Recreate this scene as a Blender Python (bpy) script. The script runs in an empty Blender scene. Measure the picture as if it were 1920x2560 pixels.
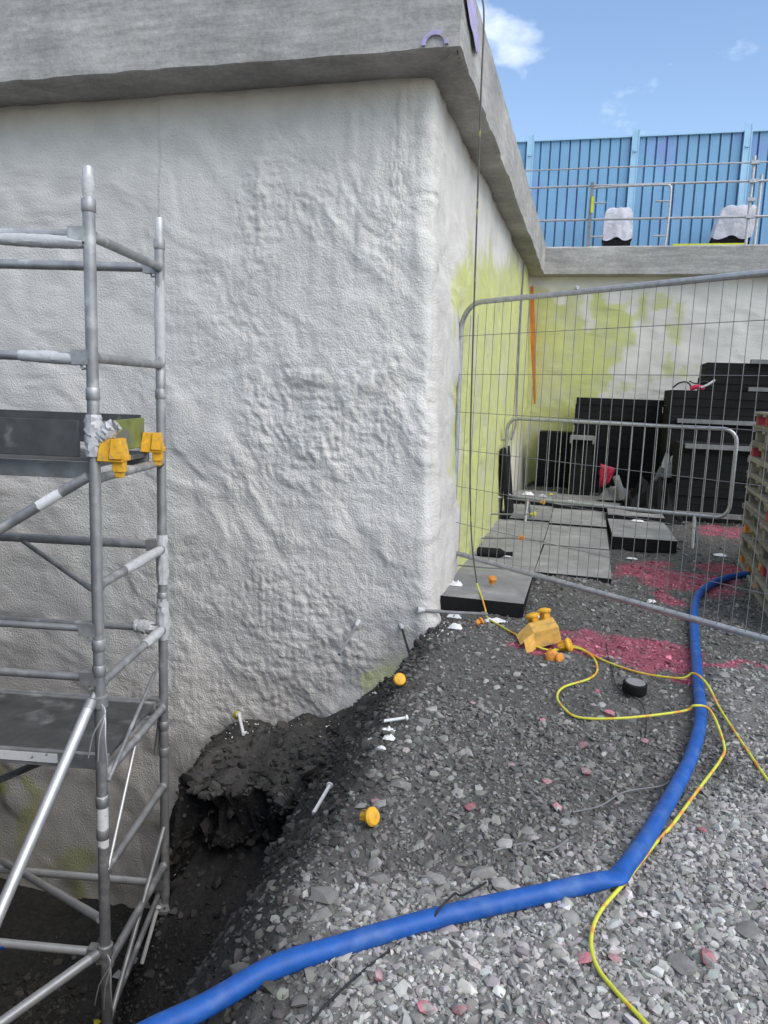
import bpy, math, random
import numpy as np
from mathutils import Vector, Matrix
R = math.radians
random.seed(7); rng = np.random.default_rng(7)
scene = bpy.context.scene
col = scene.collection

# ------------------------------------------------------------------ camera
YAW, PITCH, ROLL = 14.55, 8.88, 2.06
def cam_axes():
    y, p, r = R(YAW), R(PITCH), R(ROLL)
    fwd = Vector((-math.sin(y)*math.cos(p), math.cos(y)*math.cos(p), -math.sin(p)))
    right = Vector((math.cos(y), math.sin(y), 0)); up = right.cross(fwd)
    return fwd, math.cos(r)*right + math.sin(r)*up, -math.sin(r)*right + math.cos(r)*up
_f, _r, _u = cam_axes()
cd = bpy.data.cameras.new('camera'); cam = bpy.data.objects.new('camera', cd); col.objects.link(cam)
cam.matrix_world = Matrix(((_r.x, _u.x, -_f.x, 0), (_r.y, _u.y, -_f.y, 0), (_r.z, _u.z, -_f.z, 1.5), (0, 0, 0, 1)))
cd.sensor_fit = 'VERTICAL'; cd.sensor_height = 36; cd.lens = 27; cd.clip_start = .05; cd.clip_end = 2000
scene.camera = cam
scene.render.resolution_x = 768; scene.render.resolution_y = 1024

# ------------------------------------------------------------------ sky and sun
SUN_EL, SUN_AZ = 45, 122            # azimuth clockwise from +Y
w = bpy.data.worlds.new('World'); scene.world = w; w.use_nodes = True
nt = w.node_tree; nt.nodes.clear()
out = nt.nodes.new('ShaderNodeOutputWorld'); bg = nt.nodes.new('ShaderNodeBackground'); bg.inputs['Strength'].default_value = .15
sky = nt.nodes.new('ShaderNodeTexSky'); sky.sky_type = 'NISHITA'; sky.sun_disc = False
sky.sun_elevation = R(SUN_EL); sky.sun_rotation = R(SUN_AZ); sky.air_density = 1.0; sky.dust_density = .6; sky.ozone_density = 1.5
tc = nt.nodes.new('ShaderNodeTexCoord'); mp = nt.nodes.new('ShaderNodeMapping')
mp.inputs['Location'].default_value = (3.02, -.554, 4.20); mp.inputs['Scale'].default_value = (1, 1, 1.8)
nz = nt.nodes.new('ShaderNodeTexNoise'); nz.inputs['Scale'].default_value = 2.3; nz.inputs['Detail'].default_value = 7; nz.inputs['Roughness'].default_value = .55
rp = nt.nodes.new('ShaderNodeValToRGB'); rp.color_ramp.elements[0].position = .51; rp.color_ramp.elements[1].position = .66
mx = nt.nodes.new('ShaderNodeMix'); mx.data_type = 'RGBA'; mx.inputs['B'].default_value = (8.6, 8.7, 8.9, 1)
L = nt.links.new
L(tc.outputs['Generated'], mp.inputs['Vector']); L(mp.outputs[0], nz.inputs['Vector']); L(nz.outputs['Fac'], rp.inputs[0])
L(rp.outputs['Color'], mx.inputs['Factor']); L(sky.outputs[0], mx.inputs['A']); L(mx.outputs['Result'], bg.inputs['Color']); L(bg.outputs[0], out.inputs[0])
sd = bpy.data.lights.new('sun', 'SUN'); sd.energy = 1.5; sd.angle = R(50); sd.color = (1, .94, .86)
sun = bpy.data.objects.new('sun', sd); col.objects.link(sun)
a, e = R(SUN_AZ), R(SUN_EL)
sun.rotation_euler = Vector((math.sin(a)*math.cos(e), math.cos(a)*math.cos(e), math.sin(e))).to_track_quat('Z', 'Y').to_euler()
vs = scene.view_settings; vs.view_transform = 'Standard'; vs.look = 'None'; vs.gamma = 1; vs.exposure = 0.62; vs.use_curve_mapping = False
scene.render.engine = 'CYCLES'

# ------------------------------------------------------------------ helpers
def lin(r, g, b):
    return tuple((c/255/12.92 if c/255 <= .04045 else ((c/255+.055)/1.055)**2.4) for c in (r, g, b))
def _h(ix, iy, s):
    n = (ix*374761393 + iy*668265263 + s*974711) & 0xffffffff
    n = ((n ^ (n >> 13))*1274126177) & 0xffffffff
    return ((n ^ (n >> 16)) & 0xffff)/32767.5 - 1
def vn(x, y, s=0):
    x = np.asarray(x, float); y = np.asarray(y, float)
    ix = np.floor(x).astype(np.int64); iy = np.floor(y).astype(np.int64); fx = x-ix; fy = y-iy
    fx = fx*fx*fx*(fx*(fx*6-15)+10); fy = fy*fy*fy*(fy*(fy*6-15)+10)
    return (_h(ix, iy, s)*(1-fx)+_h(ix+1, iy, s)*fx)*(1-fy) + (_h(ix, iy+1, s)*(1-fx)+_h(ix+1, iy+1, s)*fx)*fy
def fbm(x, y, o=4, s=0, g=.5):
    t = 0; a_ = 1
    for i in range(o):
        c, k = math.cos(.7*i), math.sin(.7*i)
        t = t + a_*vn((x*c-y*k)*2**i, (x*k+y*c)*2**i, s+i*17); a_ *= g
    return t
def sstep(a_, b_, x):
    t = np.clip((np.asarray(x)-a_)/(b_-a_), 0, 1); return t*t*(3-2*t)

def mat(name, base, rough=.7, metal=0., var=.15, scale=8., bump=0., bscale=60., attr=None, spec=.4, tint=None, rnd=0., detail=5):
    m = bpy.data.materials.new(name); m.use_nodes = True; t = m.node_tree; n = t.nodes; b = n['Principled BSDF']; l = t.links.new
    b.inputs['Roughness'].default_value = rough; b.inputs['Metallic'].default_value = metal; b.inputs['Specular IOR Level'].default_value = spec
    tcn = n.new('ShaderNodeTexCoord'); geo = n.new('ShaderNodeNewGeometry')
    no = n.new('ShaderNodeTexNoise'); no.inputs['Scale'].default_value = scale; no.inputs['Detail'].default_value = detail
    l(geo.outputs['Position'], no.inputs['Vector'])
    mr = n.new('ShaderNodeMapRange'); mr.inputs['From Min'].default_value = .25; mr.inputs['From Max'].default_value = .75
    mr.inputs['To Min'].default_value = 1-var; mr.inputs['To Max'].default_value = 1+var; l(no.outputs['Fac'], mr.inputs['Value'])
    if attr:
        at = n.new('ShaderNodeAttribute'); at.attribute_name = attr; csrc = at.outputs['Color']
    else:
        rg = n.new('ShaderNodeRGB'); rg.outputs[0].default_value = (*base, 1); csrc = rg.outputs[0]
    if tint:
        n2 = n.new('ShaderNodeTexNoise'); n2.inputs['Scale'].default_value = tint[1]; n2.inputs['Detail'].default_value = 4; l(geo.outputs['Position'], n2.inputs['Vector'])
        r2 = n.new('ShaderNodeMapRange'); r2.inputs['From Min'].default_value = tint[2]; r2.inputs['From Max'].default_value = tint[3]; l(n2.outputs['Fac'], r2.inputs['Value'])
        mm = n.new('ShaderNodeMix'); mm.data_type = 'RGBA'; mm.inputs['B'].default_value = (*tint[0], 1); l(csrc, mm.inputs['A']); l(r2.outputs[0], mm.inputs['Factor']); csrc = mm.outputs['Result']
    vm = n.new('ShaderNodeVectorMath'); vm.operation = 'SCALE'; l(csrc, vm.inputs[0]); l(mr.outputs[0], vm.inputs['Scale']); csrc = vm.outputs[0]
    if rnd:
        oi = n.new('ShaderNodeObjectInfo'); ro = n.new('ShaderNodeMapRange'); ro.inputs['To Min'].default_value = 1-rnd; ro.inputs['To Max'].default_value = 1+rnd; l(oi.outputs['Random'], ro.inputs['Value'])
        v2 = n.new('ShaderNodeVectorMath'); v2.operation = 'SCALE'; l(csrc, v2.inputs[0]); l(ro.outputs[0], v2.inputs['Scale']); csrc = v2.outputs[0]
    l(csrc, b.inputs['Base Color'])
    if bump:
        nb = n.new('ShaderNodeTexNoise'); nb.inputs['Scale'].default_value = bscale; nb.inputs['Detail'].default_value = 4; l(geo.outputs['Position'], nb.inputs['Vector'])
        bp = n.new('ShaderNodeBump'); bp.inputs['Strength'].default_value = 1; bp.inputs['Distance'].default_value = bump; l(nb.outputs['Fac'], bp.inputs['Height']); l(bp.outputs[0], b.inputs['Normal'])
    return m

M = {}
M['foam'] = mat('sprayed_foam', None, .88, attr='Col', var=.07, scale=5, bump=.009, bscale=80, spec=.2)
M['concrete'] = mat('concrete', (.375, .36, .335), .85, var=.22, scale=2.2, bump=.003, bscale=45, spec=.3, tint=((.25, .245, .235), 1.1, .52, .72), detail=9)
M['ground'] = mat('ground', None, .95, attr='Col', var=.35, scale=30, bump=.012, bscale=55, spec=.2)
M['gravel'] = mat('gravel', None, .9, attr='Col', var=.15, scale=60, spec=.25)
M['stone'] = mat('stone', (.29, .278, .255), .88, var=.18, scale=50, bump=.002, bscale=160, spec=.3, rnd=.35)
M['pinkstone'] = mat('pink_painted_stone', (.44, .17, .19), .88, var=.3, scale=60, bump=.002, bscale=160, rnd=.25, tint=((.28, .26, .24), 34, .44, .58))
M['alu'] = mat('scaffold_aluminium', (.33, .33, .325), .5, metal=.55, var=.25, scale=14, bump=.0006, bscale=120, tint=((.55, .54, .52), 9, .56, .7))
M['alu_b'] = mat('bright_tube', (.55, .55, .54), .42, metal=.5, var=.15, scale=14)
M['galv'] = mat('galvanised_steel', (.42, .425, .43), .45, metal=.6, var=.2, scale=25)
M['wire'] = mat('mesh_wire', (.22, .22, .22), .5, metal=.5, var=.2, scale=25)
M['deck'] = mat('deck_board', (.085, .085, .082), .75, var=.35, scale=9, bump=.001, bscale=200, tint=((.25, .25, .24), 6, .58, .75))
M['toe'] = mat('toe_board', (.065, .066, .066), .7, var=.3, scale=12, tint=((.2, .2, .19), 9, .6, .75))
M['greentoe'] = mat('green_toe_board', (.20, .23, .06), .7, var=.3, scale=14, tint=((.14, .14, .13), 7, .5, .62))
M['yellowp'] = mat('yellow_plastic', (.76, .40, .025), .5, var=.2, scale=35, spec=.4, tint=((.34, .24, .12), 45, .55, .72))
M['orangep'] = mat('orange_plastic', (.74, .29, .045), .5, var=.2, scale=35, spec=.4, tint=((.34, .22, .12), 45, .55, .72))
M['limep'] = mat('lime_plastic', (.52, .50, .04), .45, var=.12, scale=30, spec=.5)
M['carton'] = mat('yellow_carton', (.74, .43, .10), .75, var=.22, scale=22, tint=((.36, .25, .13), 18, .55, .75))
M['film'] = mat('white_film', (.50, .50, .495), .35, var=.12, scale=40, bump=.002, bscale=120)
M['white'] = mat('white_plastic', (.78, .78, .76), .5, var=.1, scale=60)
M['sack'] = mat('white_sheeting', (.60, .58, .62), .55, var=.25, scale=9, bump=.02, bscale=12)
M['hose'] = mat('blue_hose', (.008, .085, .34), .5, var=.18, scale=22, spec=.4, tint=((.06, .13, .32), 11, .5, .78), bump=.0015, bscale=45)
M['cordy'] = mat('yellow_cord', (.62, .62, .06), .5, var=.1, scale=40, tint=((.72, .32, .05), 13, .50, .57))
M['cordg'] = mat('grey_cord', (.10, .10, .09), .6, var=.2, scale=30, tint=((.35, .36, .05), 9, .62, .68))
M['blackw'] = mat('black_wire', (.02, .02, .02), .6, var=.2, scale=30)
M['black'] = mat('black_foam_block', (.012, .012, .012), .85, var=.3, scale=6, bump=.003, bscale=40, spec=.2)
M['boardtop'] = mat('board_lit_top', (.26, .255, .245), .8, var=.25, scale=5, bump=.001, bscale=120, tint=((.38, .37, .35), 4, .52, .75), rnd=.10)  # paler than the black sides: dust and sky light put into the colour
M['dirtheap'] = mat('soil_heap', (.055, .052, .048), .95, var=.4, scale=25, bump=.01, bscale=60)
M['pallet'] = mat('pallet_timber', (.26, .24, .21), .85, var=.3, scale=14, bump=.001, bscale=120, rnd=.3)
M['palletend'] = mat('orange_painted_end', (.70, .26, .05), .7, var=.2, scale=30, rnd=.15)
M['palletred'] = mat('red_painted_end', (.42, .06, .08), .7, var=.2, scale=30)
M['hoard'] = mat('blue_hoarding', (.20, .39, .57), .45, var=.10, scale=2, spec=.4, tint=((.22, .30, .58), 1.5, .55, .75))
M['hoardpost'] = mat('pale_blue_post', (.36, .56, .70), .4, var=.1, scale=4, metal=.3)
M['tape'] = mat('orange_strip', (.72, .26, .07), .6, var=.15, scale=9)
M['purple'] = mat('purple_spray', (.42, .38, .62), .85, var=.15, scale=20, tint=((.36, .355, .345), 16, .5, .62))
M['red'] = mat('red_cloth', (.50, .03, .08), .8, var=.25, scale=20, bump=.003, bscale=60)
M['greyp'] = mat('grey_batten', (.20, .20, .195), .8, var=.25, scale=9)
M['lbl'] = mat('white_sticker', (.75, .75, .73), .5, var=.08, scale=60, tint=((.25, .25, .25), 22, .62, .66))
M['blue'] = mat('blue_sticker', (.02, .10, .55), .4, var=.2, scale=60, tint=((.6, .6, .7), 60, .55, .6))
M['safety'] = mat('yellow_green_strip', (.55, .58, .03), .6, var=.15, scale=10)

def weather_concrete(m):
    t = m.node_tree; n = t.nodes; l = t.links.new; b = n['Principled BSDF']; src = b.inputs['Base Color'].links[0].from_socket
    geo = n.new('ShaderNodeNewGeometry'); mp_ = n.new('ShaderNodeMapping'); mp_.inputs['Rotation'].default_value = (0, .35, 0); mp_.inputs['Scale'].default_value = (1.2, 1.2, 9); l(geo.outputs['Position'], mp_.inputs['Vector'])
    a_ = n.new('ShaderNodeTexNoise'); a_.inputs['Scale'].default_value = 2.2; a_.inputs['Detail'].default_value = 10; a_.inputs['Roughness'].default_value = .7; l(mp_.outputs[0], a_.inputs['Vector'])
    r1 = n.new('ShaderNodeMapRange'); r1.inputs['From Min'].default_value = .35; r1.inputs['From Max'].default_value = .65; r1.inputs['To Min'].default_value = .78; r1.inputs['To Max'].default_value = 1.22; l(a_.outputs['Fac'], r1.inputs['Value'])
    c_ = n.new('ShaderNodeTexNoise'); c_.inputs['Scale'].default_value = 26; c_.inputs['Detail'].default_value = 6; c_.inputs['Roughness'].default_value = .75; l(geo.outputs['Position'], c_.inputs['Vector'])
    r2 = n.new('ShaderNodeMapRange'); r2.inputs['From Min'].default_value = .3; r2.inputs['From Max'].default_value = .7; r2.inputs['To Min'].default_value = .8; r2.inputs['To Max'].default_value = 1.18; l(c_.outputs['Fac'], r2.inputs['Value'])
    vo = n.new('ShaderNodeTexVoronoi'); vo.inputs['Scale'].default_value = 30; l(geo.outputs['Position'], vo.inputs['Vector'])
    r3 = n.new('ShaderNodeMapRange'); r3.inputs['From Min'].default_value = .05; r3.inputs['From Max'].default_value = .11; r3.inputs['To Min'].default_value = .55; r3.inputs['To Max'].default_value = 1; l(vo.outputs['Distance'], r3.inputs['Value'])
    p1 = n.new('ShaderNodeMath'); p1.operation = 'MULTIPLY'; l(r1.outputs[0], p1.inputs[0]); l(r2.outputs[0], p1.inputs[1])
    p2 = n.new('ShaderNodeMath'); p2.operation = 'MULTIPLY'; l(p1.outputs[0], p2.inputs[0]); l(r3.outputs[0], p2.inputs[1])
    v_ = n.new('ShaderNodeVectorMath'); v_.operation = 'SCALE'; l(src, v_.inputs[0]); l(p2.outputs[0], v_.inputs['Scale']); l(v_.outputs[0], b.inputs['Base Color'])
weather_concrete(M['concrete'])

class MB:
    def __init__(s): s.v = []; s.f = []; s.mi = []
    def add(s, vs_, fs_, mi=0):
        o = len(s.v); s.v += [tuple(p) for p in vs_]; s.f += [tuple(i+o for i in q) for q in fs_]; s.mi += [mi]*len(fs_)
    def box(s, c, size, ax=None, mi=0, taper=1.0, topmi=None):
        ax = ax or (Vector((1, 0, 0)), Vector((0, 1, 0)), Vector((0, 0, 1))); c = Vector(c)
        hx, hy, hz = (q/2 for q in size); p = []
        for k in (-1, 1):
            for i, j in ((-1, -1), (1, -1), (1, 1), (-1, 1)):
                t = taper if k > 0 else 1
                p.append(c + ax[0]*hx*i*t + ax[1]*hy*j*t + ax[2]*hz*k)
        s.add(p, [(0, 3, 2, 1), (0, 1, 5, 4), (1, 2, 6, 5), (2, 3, 7, 6), (3, 0, 4, 7)], mi); s.add([p[4], p[5], p[6], p[7]], [(0, 1, 2, 3)], mi if topmi is None else topmi)
    def tube(s, pts, r, n=10, closed=False, cap=True, mi=0, flat=None):
        pts = [Vector(p) for p in pts]; N = len(pts)
        rs = r if hasattr(r, '__len__') else [r]*N
        prev = None; rings = []
        for i, p in enumerate(pts):
            a_ = pts[(i-1) % N] if (closed or i > 0) else p; b_ = pts[(i+1) % N] if (closed or i < N-1) else p
            d = (b_-a_).normalized()
            if prev is None:
                ref = Vector((0, 0, 1)) if abs(d.z) < .9 else Vector((1, 0, 0)); x = d.cross(ref).normalized()
            else: x = (prev - d*prev.dot(d)).normalized()
            prev = x; y = d.cross(x)
            fx, fy = flat[i] if flat else (1, 1)
            rings.append([p + (x*math.cos(2*math.pi*k/n)*fx + y*math.sin(2*math.pi*k/n)*fy)*rs[i] for k in range(n)])
        vs_ = [q for ring in rings for q in ring]; fs_ = []
        for i in range(N if closed else N-1):
            j = (i+1) % N
            for k in range(n): fs_.append((i*n+k, i*n+(k+1) % n, j*n+(k+1) % n, j*n+k))
        if cap and not closed: fs_ += [tuple(range(n))[::-1], tuple((N-1)*n+k for k in range(n))]
        s.add(vs_, fs_, mi)
    def cyl(s, a_, b_, r, n=10, mi=0): s.tube([a_, b_], r, n, mi=mi)
    def lathe(s, base, axis, prof, n=16, mi=0):
        ax = Vector(axis).normalized(); ref = Vector((0, 0, 1)) if abs(ax.z) < .9 else Vector((1, 0, 0)); x = ax.cross(ref).normalized(); y = ax.cross(x); base = Vector(base)
        vs_ = [base + ax*h + (x*math.cos(2*math.pi*k/n)+y*math.sin(2*math.pi*k/n))*r for r, h in prof for k in range(n)]; fs_ = []
        for i in range(len(prof)-1):
            for k in range(n): fs_.append((i*n+k, i*n+(k+1) % n, (i+1)*n+(k+1) % n, (i+1)*n+k))
        fs_ += [tuple(range(n))[::-1], tuple((len(prof)-1)*n+k for k in range(n))]
        s.add(vs_, fs_, mi)
    def build(s, name, m, parent=None, bevel=0, smooth=40):
        off = Vector(parent_loc(parent)) if parent else Vector((0, 0, 0))
        me = bpy.data.meshes.new(name); me.from_pydata([Vector(p)-off for p in s.v], [], s.f); me.update()
        ms = m if isinstance(m, (list, tuple)) else [m]
        for q in ms: me.materials.append(M[q] if isinstance(q, str) else q)
        me.polygons.foreach_set('material_index', s.mi)
        if smooth:
            me.shade_smooth(); me.set_sharp_from_angle(angle=R(smooth))
        o = bpy.data.objects.new(name, me); col.objects.link(o)
        if parent: o.parent = parent
        if bevel:
            b = o.modifiers.new('b', 'BEVEL'); b.width = bevel; b.segments = 1; b.limit_method = 'ANGLE'
        return o
_loc = {}
def parent_loc(p):
    l = Vector((0, 0, 0))
    while p is not None: l = l + Vector(p.location); p = p.parent
    return l
def tag(o, label=None, cat=None, group=None, kind=None):
    if label: o['label'] = label
    if cat: o['category'] = cat
    if group: o['group'] = group
    if kind: o['kind'] = kind
    return o
def thing(name, loc, label, cat, group=None):
    o = bpy.data.objects.new(name, None); o.empty_display_size = .1; col.objects.link(o); o.location = loc
    return tag(o, label, cat, group)
def np_mesh(name, V, F, m, cols=None, parent=None, smooth=True, sharp=None):
    V = np.asarray(V, np.float32); F = np.asarray(F, np.int32); k = F.shape[1]
    me = bpy.data.meshes.new(name); me.vertices.add(len(V)); me.vertices.foreach_set('co', V.ravel())
    me.loops.add(F.size); me.loops.foreach_set('vertex_index', F.ravel()); me.polygons.add(len(F))
    me.polygons.foreach_set('loop_start', np.arange(0, F.size, k, dtype=np.int32)); me.polygons.foreach_set('loop_total', np.full(len(F), k, np.int32))
    me.update(calc_edges=True); me.validate()
    if cols is not None:
        at = me.color_attributes.new('Col', 'FLOAT_COLOR', 'POINT'); c4 = np.ones((len(V), 4), np.float32); c4[:, :3] = cols; at.data.foreach_set('color', c4.ravel())
    me.materials.append(M[m] if isinstance(m, str) else m)
    if smooth: me.shade_smooth()
    else: me.shade_flat()
    if sharp: me.set_sharp_from_angle(angle=R(sharp))
    o = bpy.data.objects.new(name, me); col.objects.link(o)
    if parent: o.parent = parent
    return o
def grid_faces(nr, nc):
    i = np.arange(nr*nc).reshape(nr, nc); return np.stack([i[:-1, :-1], i[:-1, 1:], i[1:, 1:], i[1:, :-1]], -1).reshape(-1, 4)
def spline(pts, n=8):
    P = [Vector(p) for p in pts]; o = []
    for i in range(len(P)-1):
        p0 = P[max(i-1, 0)]; p1 = P[i]; p2 = P[i+1]; p3 = P[min(i+2, len(P)-1)]
        for k in range(n):
            t = k/n; o.append(.5*((2*p1)+(p2-p0)*t+(2*p0-5*p1+4*p2-p3)*t*t+(3*p1-p0-3*p2+p3)*t**3))
    o.append(P[-1]); return o

# ------------------------------------------------------------------ ground
EY = [-5, 1.3, 2.0, 2.6, 3.3, 4.2, 4.9]; EX = [-.55, -.62, -.76, -.74, -.80, -.86, -.90]
LX = [-4.6, -2.95, -2.78, -2.72, -2.60, -2.45, -2.2, -1.84, -1.46, -1.07, -.93, -.8]
LZ = [-2.6, -2.55, -2.2, -1.75, -1.36, -1.06, -.86, -.80, -.66, -.34, -.05, 0]
def gz0(x, y):
    x = np.asarray(x, float); y = np.asarray(y, float)
    e_ = np.interp(y, EY, EX); fl = -2.25-.12*np.clip(y-3, -1, 2)
    t = np.clip((e_-x)/1.38, 0, 1); slope = fl*(t**1.15*.75+.25*t*t*(3-2*t)); led = np.interp(x, LX, LZ)
    lip = 3.93+.05*np.sin(x*5.1)+.04*np.sin(x*11+1)+.55*(1-sstep(-2.55, -2.2, x))
    k = .8*sstep(lip-.03, lip+.03, y)+.2*sstep(lip-.02, lip+.28, y)
    ramp_ = led-.40-1.0*np.maximum(0, lip-y)
    z = np.maximum(slope, ramp_)*(1-k)+np.maximum(slope*.0+led, led)*k
    z = z*(1-sstep(4.95, 5.15, y))
    pl = .15*sstep(6.5, 11.5, y)+.015*np.sin(1.7*x+.6)*np.sin(1.3*y)
    # low mound of tipped soil in front of the boards
    hp = .10*np.exp(-(((x+.02)/.42)**2+((y-6.0)/.42)**2)) + .05*np.exp(-(((x+.55)/.35)**2+((y-4.5)/.3)**2))
    # unseen raised ground left of the camera, added to shade the lower wall
    shade_bank = sstep(0, 1.3, -(x+1.05*y+.35)+.15*np.sin(x*2))*sstep(-7, -4, y)
    z = z*(1-shade_bank)+(1.6+.35*np.sin(x*1.3+y))*shade_bank
    return z+(pl+hp)*sstep(-.1, .12, x-e_)*(y < 30)
def gz(x, y):
    z = gz0(x, y); d = sstep(.05, .5, np.interp(np.asarray(y, float), EY, EX)-np.asarray(x, float))
    n = .03*d*vn((np.asarray(x)+.55*np.asarray(y))*7, (np.asarray(y)-np.asarray(x))*1.3, 8) + .012*fbm(np.asarray(x)*5, np.asarray(y)*5, 4, 3) + d*(.045*fbm(np.asarray(x)*4, np.asarray(y)*4, 5, 9))
    return z+n
# colour of the loose surface, by place: light crushed stone, dark soil, red dust
PINK = [(-.27, 4.55, .10, .10), (-.05, 4.66, .22, .20), (.22, 4.75, .28, .36), (.5, 4.85, .26, .30), (.62, 4.62, .16, .16), (.62, 7.05, .34, .62), (.95, 6.85, .38, .45), (.62, 6.15, .12, .25), (1.35, 7.4, .22, .2),
        (1.5, 9.2, .3, .3), (1.85, 9.3, .3, .25), (.95, 4.62, .28, .06), (.65, 4.35, .10, .09)]
def surf(x, y, z):
    n = fbm(x*1.3, y*1.3, 4, 21); e_ = np.interp(y, EY, EX)
    light = sstep(-.12, .25, x-e_+.12*n)*(1-sstep(2.0, 2.9, y - .8*(x+.2) + .35*n))
    light = np.maximum(light, .75*sstep(.55, .9, x+.15*n)*(1-sstep(4.3, 5.2, y)))
    light = np.maximum(light, .22*sstep(.0, .2, x-e_))
    pk = 0*x
    wx = x+.10*fbm(x*4, y*4, 3, 5); wy = y+.14*fbm(x*4, y*4, 3, 6)
    for a_, b_, c_, d_ in PINK: pk = np.maximum(pk, 1-sstep(.72, 1.05, np.sqrt(((wx-a_)/c_)**2+((wy-b_)/d_)**2)))
    pk = pk*np.clip(1.15+.5*fbm(x*14, y*14, 3, 31), 0, 1)
    return light, pk
def ramp(light, pk, dry):
    dark = np.array([.050, .048, .045])*(1-dry[..., None])+np.array([.092, .087, .079])*dry[..., None]; lt = np.array([.25, .24, .22]); p = np.array([.38, .10, .14])
    c = dark*(1-light[..., None])+lt*light[..., None]
    return c*(1-pk[..., None]*.9)+p*pk[..., None]*.9
xs = np.concatenate([np.linspace(-60, -6, 10)[:-1], np.linspace(-6, -3.4, 27)[:-1], np.linspace(-3.4, 1.6, 201)[:-1], np.linspace(1.6, 4, 25)[:-1], np.linspace(4, 80, 16)])
ys = np.concatenate([np.linspace(-80, -1, 14)[:-1], np.linspace(-1, 1.1, 22)[:-1], np.linspace(1.1, 6.2, 205)[:-1], np.linspace(6.2, 13, 90)[:-1], np.linspace(13, 160, 10)])
X, Y = np.meshgrid(xs, ys); Z = gz(X, Y)
li, pk = surf(X, Y, Z)
DRY = np.maximum(sstep(-.25, .1, X-np.interp(Y, EY, EX)+.1*fbm(X*3, Y*3, 3, 77)), .8*sstep(-1.15, -.9, Z)*(Y > 3.7))
def warp_y(x, y, z):      # the lip of the ledge hangs over a hollow
    lip = 3.93+.05*np.sin(x*5.1)+.04*np.sin(x*11+1); mk = sstep(-2.55, -2.35, x)*(1-sstep(-1.55, -1.25, x))
    rough = mk*np.exp(-((y-lip)/.22)**2)*(.09*fbm(x*6, z*7+y*3, 3, 141)+.035*fbm(x*22, z*22, 2, 142))
    return y + rough - .13*mk*np.exp(-((y-lip-.07)/.08)**2)*(y > lip-.005) + .27*mk*np.exp(-((y-lip+.14)/.10)**2)*(y <= lip-.005)
Yd = warp_y(X, Y, Z)
V = np.stack([X, Yd, Z], -1).reshape(-1, 3)
ground = np_mesh('ground', V, grid_faces(len(ys), len(xs)), 'ground', cols=ramp(li, pk, DRY).reshape(-1, 3)*.85)
tag(ground, kind='structure')

ICO = []
ph = (1+5**.5)/2
for s1 in (-1, 1):
    for s2 in (-1, 1): ICO += [(0, s1, s2*ph), (s1, s2*ph, 0), (s2*ph, 0, s1)]
ICO = np.array(ICO)/math.sqrt(1+ph*ph)
def ico_faces():
    f = []
    for i in range(12):
        for j in range(i+1, 12):
            for k in range(j+1, 12):
                if all(abs(np.linalg.norm(ICO[p]-ICO[q])-1.0515) < .01 for p, q in ((i, j), (j, k), (i, k))):
                    nrm = np.cross(ICO[j]-ICO[i], ICO[k]-ICO[i]); f.append((i, j, k) if nrm.dot(ICO[i]) > 0 else (i, k, j))
    return np.array(f)
ICOF = ico_faces()
def rand_rot(n):
    q = rng.normal(size=(n, 4)); q /= np.linalg.norm(q, axis=1)[:, None]; w_, x, y, z = q.T
    return np.stack([np.stack([1-2*(y*y+z*z), 2*(x*y-z*w_), 2*(x*z+y*w_)], -1), np.stack([2*(x*y+z*w_), 1-2*(x*x+z*z), 2*(y*z-x*w_)], -1), np.stack([2*(x*z-y*w_), 2*(y*z+x*w_), 1-2*(x*x+y*y)], -1)], 1)
def stones(name, x, y, r, sink, bright):
    n = len(x); z = gz(x, y)
    sc = np.stack([rng.uniform(.7, 1.35, n), rng.uniform(.6, 1.1, n), rng.uniform(.35, .8, n)], -1)
    P = ICO[None]*(1+rng.uniform(-.32, .22, (n, 12, 1)))*sc[:, None, :]
    P = np.einsum('nij,nkj->nki', rand_rot(n), P); P[:, :, 2] *= .8
    P = P*r[:, None, None]; P[:, :, 0] += x[:, None]; P[:, :, 1] += warp_y(x, y, z)[:, None]; P[:, :, 2] += (z+r*sink)[:, None]
    F = (ICOF[None]+12*np.arange(n)[:, None, None]).reshape(-1, 3)
    l_, p_ = surf(x, y, z); b = np.clip(rng.lognormal(0, .33, n), .35, 2.2)*bright
    c = np.array([.118, .113, .103])*(1-l_[:, None])+np.array([.335, .322, .298])*l_[:, None]
    c = c*(1+rng.normal(0, .03, (n, 3)))
    pp = (p_*rng.uniform(.75, 1, n))[:, None]; c = c*(1-pp)+np.array([.42, .12, .165])*pp
    c = c*b[:, None]
    return np_mesh(name, P.reshape(-1, 3), F, 'gravel', cols=np.repeat(c, 12, 0), smooth=True, sharp=38)
def scatter(n, x0, x1, y0, y1, keep):
    x = rng.uniform(x0, x1, n); y = rng.uniform(y0, y1, n); k = rng.uniform(size=n) < keep(x, y); return x[k], y[k]
def edge_d(x, y): return x-np.interp(y, EY, EX)
g1 = scatter(52000, -1.0, 1.3, 1.25, 3.6, lambda x, y: np.clip(.25+.9*surf(x, y, 0)[0], 0, 1)*sstep(-.25, .05, edge_d(x, y)+.1*vn(x*5, y*5, 2)))
g2 = scatter(32000, -1.0, 2.3, 3.4, 7.2, lambda x, y: .75*sstep(-.1, .05, edge_d(x, y))+0*x)
g3 = scatter(9000, -.9, 3.0, 7.0, 12.3, lambda x, y: .8+0*x)
gx = np.concatenate([g1[0], g2[0], g3[0]]); gy = np.concatenate([g1[1], g2[1], g3[1]])
r = np.concatenate([np.clip(rng.lognormal(math.log(.0080), .48, len(g1[0])), .003, .026), np.clip(rng.lognormal(math.log(.0082), .48, len(g2[0])), .003, .026), np.clip(rng.lognormal(math.log(.011), .4, len(g3[0])), .005, .03)])
gravel = stones('gravel', gx, gy, r, .12, 1.0)
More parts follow.
